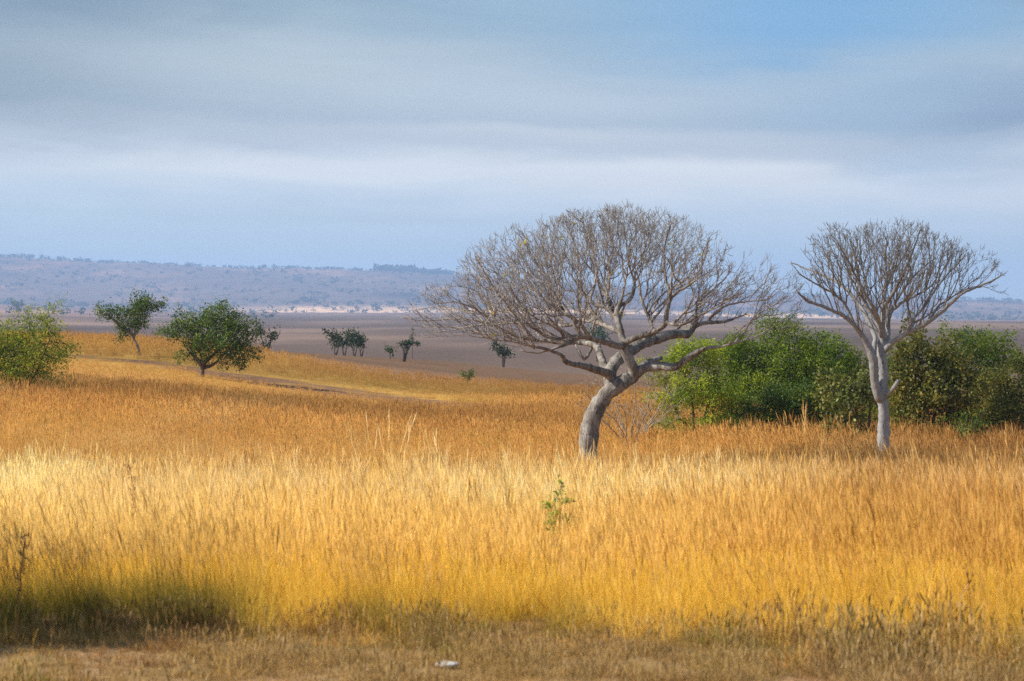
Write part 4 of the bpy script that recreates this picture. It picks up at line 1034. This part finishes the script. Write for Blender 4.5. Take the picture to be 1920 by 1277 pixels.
    scatter('dry_verge_grass', cs, np.stack([x,Y,ground(x,Y)],1), g.integers(0,4,n), np.stack([g.normal(0,.1,n),g.normal(0,.1,n),g.uniform(0,6.28,n)],1), np.stack([s,s,s],1), np.clip(tc,0,.9), np.clip(tc*.8,0,.9), 'short dry mown grass along the bottom edge of the picture', 'grass')
build_grass()

# single objects in the foreground
def seed_stalk(u, Y, vtop, label, mat, lean, seed):
    b0 = base(u, Y); root = empty('grass_stalk', b0, label, 'grass stalk', 'dark seeded stalks rising above the golden grass')
    k = Y/F; h = (HZ+(CZ-b0[2])/k - vtop)*k; sk = Skel(); g = np.random.default_rng(seed)
    sk.limb([(0,0,-.05,.0045),(lean*.3,0,h*.4,.004),(lean*.6,0,h*.75,.0035),(lean,0,h,.0025)], None, .04, .002, seed)
    t = tubes(sk, np.array(sk.r), lambda q: True, lambda q: 5); mk('stem', t[0], t[1], [mat], root, smooth=True)
    P = np.array(sk.p); P = P[P[:,2] > h*.45]
    v, f = leaves(P, 7, .010, .045, .010, seed+1, droop=-.9); mk('seed_head', v, [f], [mat], root)
m_stalk, _t = material('brown_seed_stalk')
_t.n('ShaderNodeOutputMaterial', {'Surface': _t.n('ShaderNodeBsdfPrincipled', {'Base Color': _t.mix(_t.noise(_t.n('ShaderNodeTexCoord').outputs['Object'], 30), (.16,.075,.025), (.34,.17,.06)), 'Roughness': .8}).outputs[0]})
seed_stalk(262, 19.5, 872, 'tall dark brown seeded grass stalk standing out of the pale grass at the left', m_stalk, -.09, 1)
seed_stalk(1372, 21.5, 955, 'dark brown seeded grass stalk leaning left, right of the middle of the golden field', m_stalk, -.16, 2)
seed_stalk(1822, 13.4, 1070, 'dark seeded grass stalk near the right edge of the foreground', m_stalk, -.03, 3)
seed_stalk(30, 12.35, 1010, 'orange-brown seeded grass stalk at the left edge, in front of the dark shaded grass', m_stalk, .05, 4)
def stone():
    b0 = base(838, 11.42); g = np.random.default_rng(8)
    n, m = 22, 12; V=[]
    for i in range(m+1):
        th = math.pi*i/m
        for j in range(n):
            a = 2*math.pi*j/n; d = np.array([math.sin(th)*math.cos(a), math.sin(th)*math.sin(a), math.cos(th)])
            r = .72+.55*float(fbm(np.array([d[0]*2+d[2]+5]), np.array([d[1]*2-d[2]+3]), .8, 77)[0])
            V.append(d*r*np.array([.060,.04,.018]))
    V = np.array(V); i = np.arange((m+1)*n).reshape(m+1,n); f = np.stack([i[:-1].ravel(), np.roll(i[:-1],-1,1).ravel(), np.roll(i[1:],-1,1).ravel(), i[1:].ravel()],1)
    mt, t = material('pale_stone'); oc = t.n('ShaderNodeTexCoord').outputs['Object']
    c = t.mix(t.ss(t.noise(oc, 22, 5), .4, .65), (.16,.145,.125), (.48,.46,.43)); bp = t.n('ShaderNodeBump', {'Height': t.noise(oc, 40, 5), 'Strength': .6, 'Distance': .01})
    t.n('ShaderNodeOutputMaterial', {'Surface': t.n('ShaderNodeBsdfPrincipled', {'Base Color': c, 'Roughness': .9, 'Normal': bp.outputs[0]}).outputs[0]})
    o = mk('stone', V, [f], [mt]); o.location = b0+np.array([0,0,.022]); tag(o, 'small flat pale grey stone lying on the dry verge at the bottom edge', 'stone')
stone()

# ------------------------------------------------------------------ haze
def haze():
    x0,x1,y0,y1,z0,z1 = -13500,13500,-400,11500,-64,225
    V = [(x,y,z) for z in (z0,z1) for y in (y0,y1) for x in (x0,x1)]
    f = [(0,2,3,1),(4,5,7,6),(0,1,5,4),(2,6,7,3),(0,4,6,2),(1,3,7,5)]
    m, t = material('pale_haze'); 
    vol = t.n('ShaderNodeVolumePrincipled', {'Color': (.42,.62,1.0,1), 'Density': 1.5e-4, 'Anisotropy': .1})
    t.n('ShaderNodeOutputMaterial', {'Volume': vol.outputs[0]})
    o = mk('haze', V, [f], [m]); tag(o, 'thin pale blue haze over the far plain and hills', 'haze', kind='stuff')
haze()

# ------------------------------------------------------------------ sky, sun, camera
SUN_EL, SUN_AZ = 38.0, 98.0      # azimuth measured from the view direction towards the left
sd = Vector((-math.sin(math.radians(SUN_AZ))*math.cos(math.radians(SUN_EL)), math.cos(math.radians(SUN_AZ))*math.cos(math.radians(SUN_EL)), math.sin(math.radians(SUN_EL))))
L = bpy.data.lights.new('sun', 'SUN'); L.energy = 4.9; L.angle = math.radians(.55); L.color = (1,.93,.80)
lo = bpy.data.objects.new('sun', L); COL.objects.link(lo); lo.rotation_euler = sd.to_track_quat('Z','Y').to_euler(); lo.location = (-30,-10,40)

# a thin broken cloud up towards the sun: out of view, its opacity masked to shade the right of the field, the grove and the knoll
def cloud():
    H = 420.0; g = np.random.default_rng(1)
    off = np.array([sd.x, sd.y, sd.z])*(H/sd.z)
    nx, ny = 90, 90; X = np.linspace(-170, 200, nx); Yc = np.linspace(20, 420, ny)
    gx, gy = np.meshgrid(X, Yc); x = gx.ravel(); y = gy.ravel()
    ed = np.minimum.reduce([x+170, 200-x, y-20, 420-y])/30; th = np.clip(ed,0,1)**.5*(3+6*fbm(x,y,40,5))
    top = np.stack([x,y,th],1); bot = np.stack([x,y,-th*.4-.05],1)
    i = np.arange(nx*ny).reshape(ny,nx); f = np.stack([i[:-1,:-1].ravel(), i[:-1,1:].ravel(), i[1:,1:].ravel(), i[1:,:-1].ravel()],1)
    m, t = material('cloud_white')
    oc = t.n('ShaderNodeTexCoord').outputs['Object']; sp = t.n('ShaderNodeSeparateXYZ', {0: oc}); X_, Y_, _z = sp.outputs
    n1 = t.noise(oc, .035, 4, .5); n2 = t.noise(t.n('ShaderNodeMapping', {'Vector': oc, 'Scale': (.4,1,1)}).outputs[0], .07, 3, .5)
    wob = t.math('MULTIPLY', t.math('SUBTRACT', n1, .5), 26.0)
    yw = t.math('ADD', Y_, t.math('MULTIPLY', wob, .35)); xw = t.math('ADD', X_, t.math('MULTIPLY', wob, .35))
    bandr = t.math('MULTIPLY', t.ss(xw, 2, 13), t.math('MULTIPLY', t.ss(yw, 47, 57), t.math('SUBTRACT', 1.0, t.ss(yw, 70, 77))))
    backr = t.math('MULTIPLY', t.ss(xw, 12, 18), t.ss(yw, 62, 72))
    right = t.math('MAXIMUM', bandr, backr)
    leftp = t.math('MULTIPLY', t.ss(t.math('ADD', Y_, wob), 60, 100), t.ss(n2, .44, .62))
    far = t.ss(t.math('ADD', Y_, wob), 150, 215)
    d = t.math('MAXIMUM', t.math('MAXIMUM', t.math('MULTIPLY', right, .50), t.math('MULTIPLY', leftp, .34)), t.math('MULTIPLY', far, .45))
    tr = t.n('ShaderNodeBsdfTransparent'); df = t.n('ShaderNodeBsdfDiffuse', {'Color': (.9,.9,.92,1)}); tl = t.n('ShaderNodeBsdfTranslucent', {'Color': (.9,.9,.92,1)})
    a = t.n('ShaderNodeMixShader', {0: .5, 1: df.outputs[0], 2: tl.outputs[0]})
    t.n('ShaderNodeOutputMaterial', {'Surface': t.n('ShaderNodeMixShader', {0: d, 1: tr.outputs[0], 2: a.outputs[0]}).outputs[0]})
    o = mk('cloud', np.vstack([top,bot]), [f, f[:,::-1]+nx*ny], [m], smooth=True); o.location = off; tag(o, 'thin broken cloud out of view, shaped to shade the field', 'cloud', kind='stuff')
cloud()

w = bpy.data.worlds.new('World'); SC.world = w; w.use_nodes = True
t = NT(w)
sky = t.n('ShaderNodeTexSky', sky_type='NISHITA', sun_disc=False, sun_elevation=math.radians(SUN_EL), sun_rotation=math.radians(-SUN_AZ), air_density=1.0, dust_density=.6, ozone_density=2.0)
gen = t.n('ShaderNodeTexCoord').outputs['Generated']
sp = t.n('ShaderNodeSeparateXYZ', {0: gen}); X, Yv, Z = sp.outputs
yy = t.math('MAXIMUM', t.math('ABSOLUTE', Yv), .05)
px = t.math('DIVIDE', X, yy); pz = t.math('DIVIDE', Z, yy)       # tangent of azimuth and of height
# warp for soft cloud edges
vec = t.n('ShaderNodeCombineXYZ', {0: px, 1: Yv, 2: t.math('MULTIPLY', Z, 5.0)}).outputs[0]
nA = t.noise(vec, 3.2, 5, .5, .4); nB = t.noise(vec, 9.0, 6, .55, .6)
vec2 = t.n('ShaderNodeCombineXYZ', {0: px, 1: Yv, 2: t.math('MULTIPLY', Z, 13.0)}).outputs[0]
nC = t.noise(vec2, 3.4, 6, .55, .5)
warp = t.math('ADD', t.math('MULTIPLY', t.math('SUBTRACT', nA, .5), .060), t.math('MULTIPLY', t.math('SUBTRACT', nB, .5), .026))
row = t.math('ADD', t.math('ADD', pz, warp), t.math('MULTIPLY', px, .015))
def T(v): return (HZ-v)/F/.14
rs = t.math('DIVIDE', row, .14)
cl = t.ramp(rs, [(0.0,lin(184,204,218)),(T(500),lin(178,199,214)),(T(440),lin(176,195,212)),(T(400),lin(180,196,214)),(T(355),lin(194,204,219)),(T(320),lin(192,202,217)),(T(275),lin(168,178,196)),(T(235),lin(166,177,194)),(T(200),lin(150,166,186)),(T(120),lin(156,172,188)),(T(40),lin(138,160,180)),(.99,lin(124,148,170))])
# blue openings between clouds
def blob(cx, cv, rx, rv):
    a = t.math('DIVIDE', t.math('SUBTRACT', px, (cx-960)/F), rx/F); b = t.math('DIVIDE', t.math('SUBTRACT', t.math('ADD', pz, t.math('MULTIPLY', warp, 1.0)), (HZ-cv)/F), rv/F)
    d = t.math('ADD', t.math('MULTIPLY', a, a), t.math('MULTIPLY', b, b))
    return t.math('POWER', 2.718, t.math('MULTIPLY', d, -1.0))
def cmix(c, col, m, k): return t.mix(t.math('MULTIPLY', m, k), c, col)
c = cl
c = cmix(c, lin(98,150,202), blob(1540, 15, 430, 85), .9)
c = cmix(c, lin(120,150,186), blob(1650, 170, 330, 60), .65)
c = cmix(c, lin(112,134,166), blob(1900, 225, 200, 45), .6)
c = cmix(c, lin(146,172,204), blob(1740, 300, 150, 40), .6)
c = cmix(c, lin(108,124,140), blob(0, 160, 360, 150), .72)
c = cmix(c, lin(116,156,196), blob(1000, -20, 280, 50), .3)
c = cmix(c, lin(212,216,226), blob(1300, 330, 420, 34), .6)
c = cmix(c, lin(210,216,226), blob(560, 340, 380, 34), .5)
c = cmix(c, lin(188,197,212), blob(1050, 235, 300, 26), .5)
c = cmix(c, lin(150,166,184), blob(700, 415, 500, 18), .22)
c = cmix(c, lin(92,112,134), blob(80, -20, 460, 80), .7)
c = cmix(c, lin(98,122,156), blob(1960, 215, 210, 70), .5)
c = cmix(c, lin(178,190,202), blob(480, 90, 380, 80), .35)
c = cmix(c, lin(172,184,204), blob(1080, 130, 330, 60), .4)
vec3 = t.n('ShaderNodeCombineXYZ', {0: t.math('ADD', px, 3.0), 1: Yv, 2: t.math('ADD', t.math('MULTIPLY', Z, 30.0), t.math('MULTIPLY', px, 1.2))}).outputs[0]
nD = t.noise(vec3, 4.2, 5, .6, .35)
nE = t.noise(t.n('ShaderNodeCombineXYZ', {0: t.math('MULTIPLY', px, 1.0), 1: Yv, 2: t.math('MULTIPLY', Z, 2.6)}).outputs[0], 11.0, 6, .6, .5)
k = t.math('ADD', .80, t.math('ADD', t.math('MULTIPLY', nE, .14), t.math('ADD', t.math('MULTIPLY', nC, .17), t.math('MULTIPLY', nD, .11))))
c = t.mix(1.0, c, t.n('ShaderNodeCombineXYZ', {0: t.math('MULTIPLY', k, 1.09), 1: t.math('MULTIPLY', k, 1.02), 2: t.math('MULTIPLY', k, .90)}).outputs[0], 'MULTIPLY')
b1 = t.n('ShaderNodeBackground', {'Color': sky.outputs[0], 'Strength': .09})
CLK = t.n('ShaderNodeBackground', {'Color': c, 'Strength': .735})
up = t.ss(Z, .16, .42)      # above the cloud bank the sky opens
cov = t.math('MULTIPLY', t.math('SUBTRACT', 1.0, t.math('MULTIPLY', up, t.math('SUBTRACT', 1.0, t.ss(nA, .45, .65)))), .90)
mx = t.n('ShaderNodeMixShader', {0: cov, 1: b1.outputs[0], 2: CLK.outputs[0]})
t.n('ShaderNodeOutputWorld', {'Surface': mx.outputs[0]})

cam = bpy.data.cameras.new('camera'); co = bpy.data.objects.new('camera', cam); COL.objects.link(co)
cam.sensor_width = 36; cam.lens = F/1920*36; cam.shift_y = -(1277/2-HZ)/1920
cam.clip_start = .1; cam.clip_end = 40000
cam.dof.use_dof = True; cam.dof.focus_distance = 58; cam.dof.aperture_fstop = 5.6
co.location = (0,0,CZ); co.rotation_euler = (math.radians(90),0,0)
SC.camera = co
SC.view_settings.view_transform = 'Standard'; SC.view_settings.look = 'None'; SC.view_settings.exposure = 0.9; SC.view_settings.gamma = 1
SC.cycles.use_denoising = False
SC.cycles.max_bounces = 4; SC.cycles.transmission_bounces = 3; SC.cycles.diffuse_bounces = 3; SC.cycles.transparent_max_bounces = 8; SC.cycles.volume_bounces = 0
SC.cycles.filter_width = 1.5
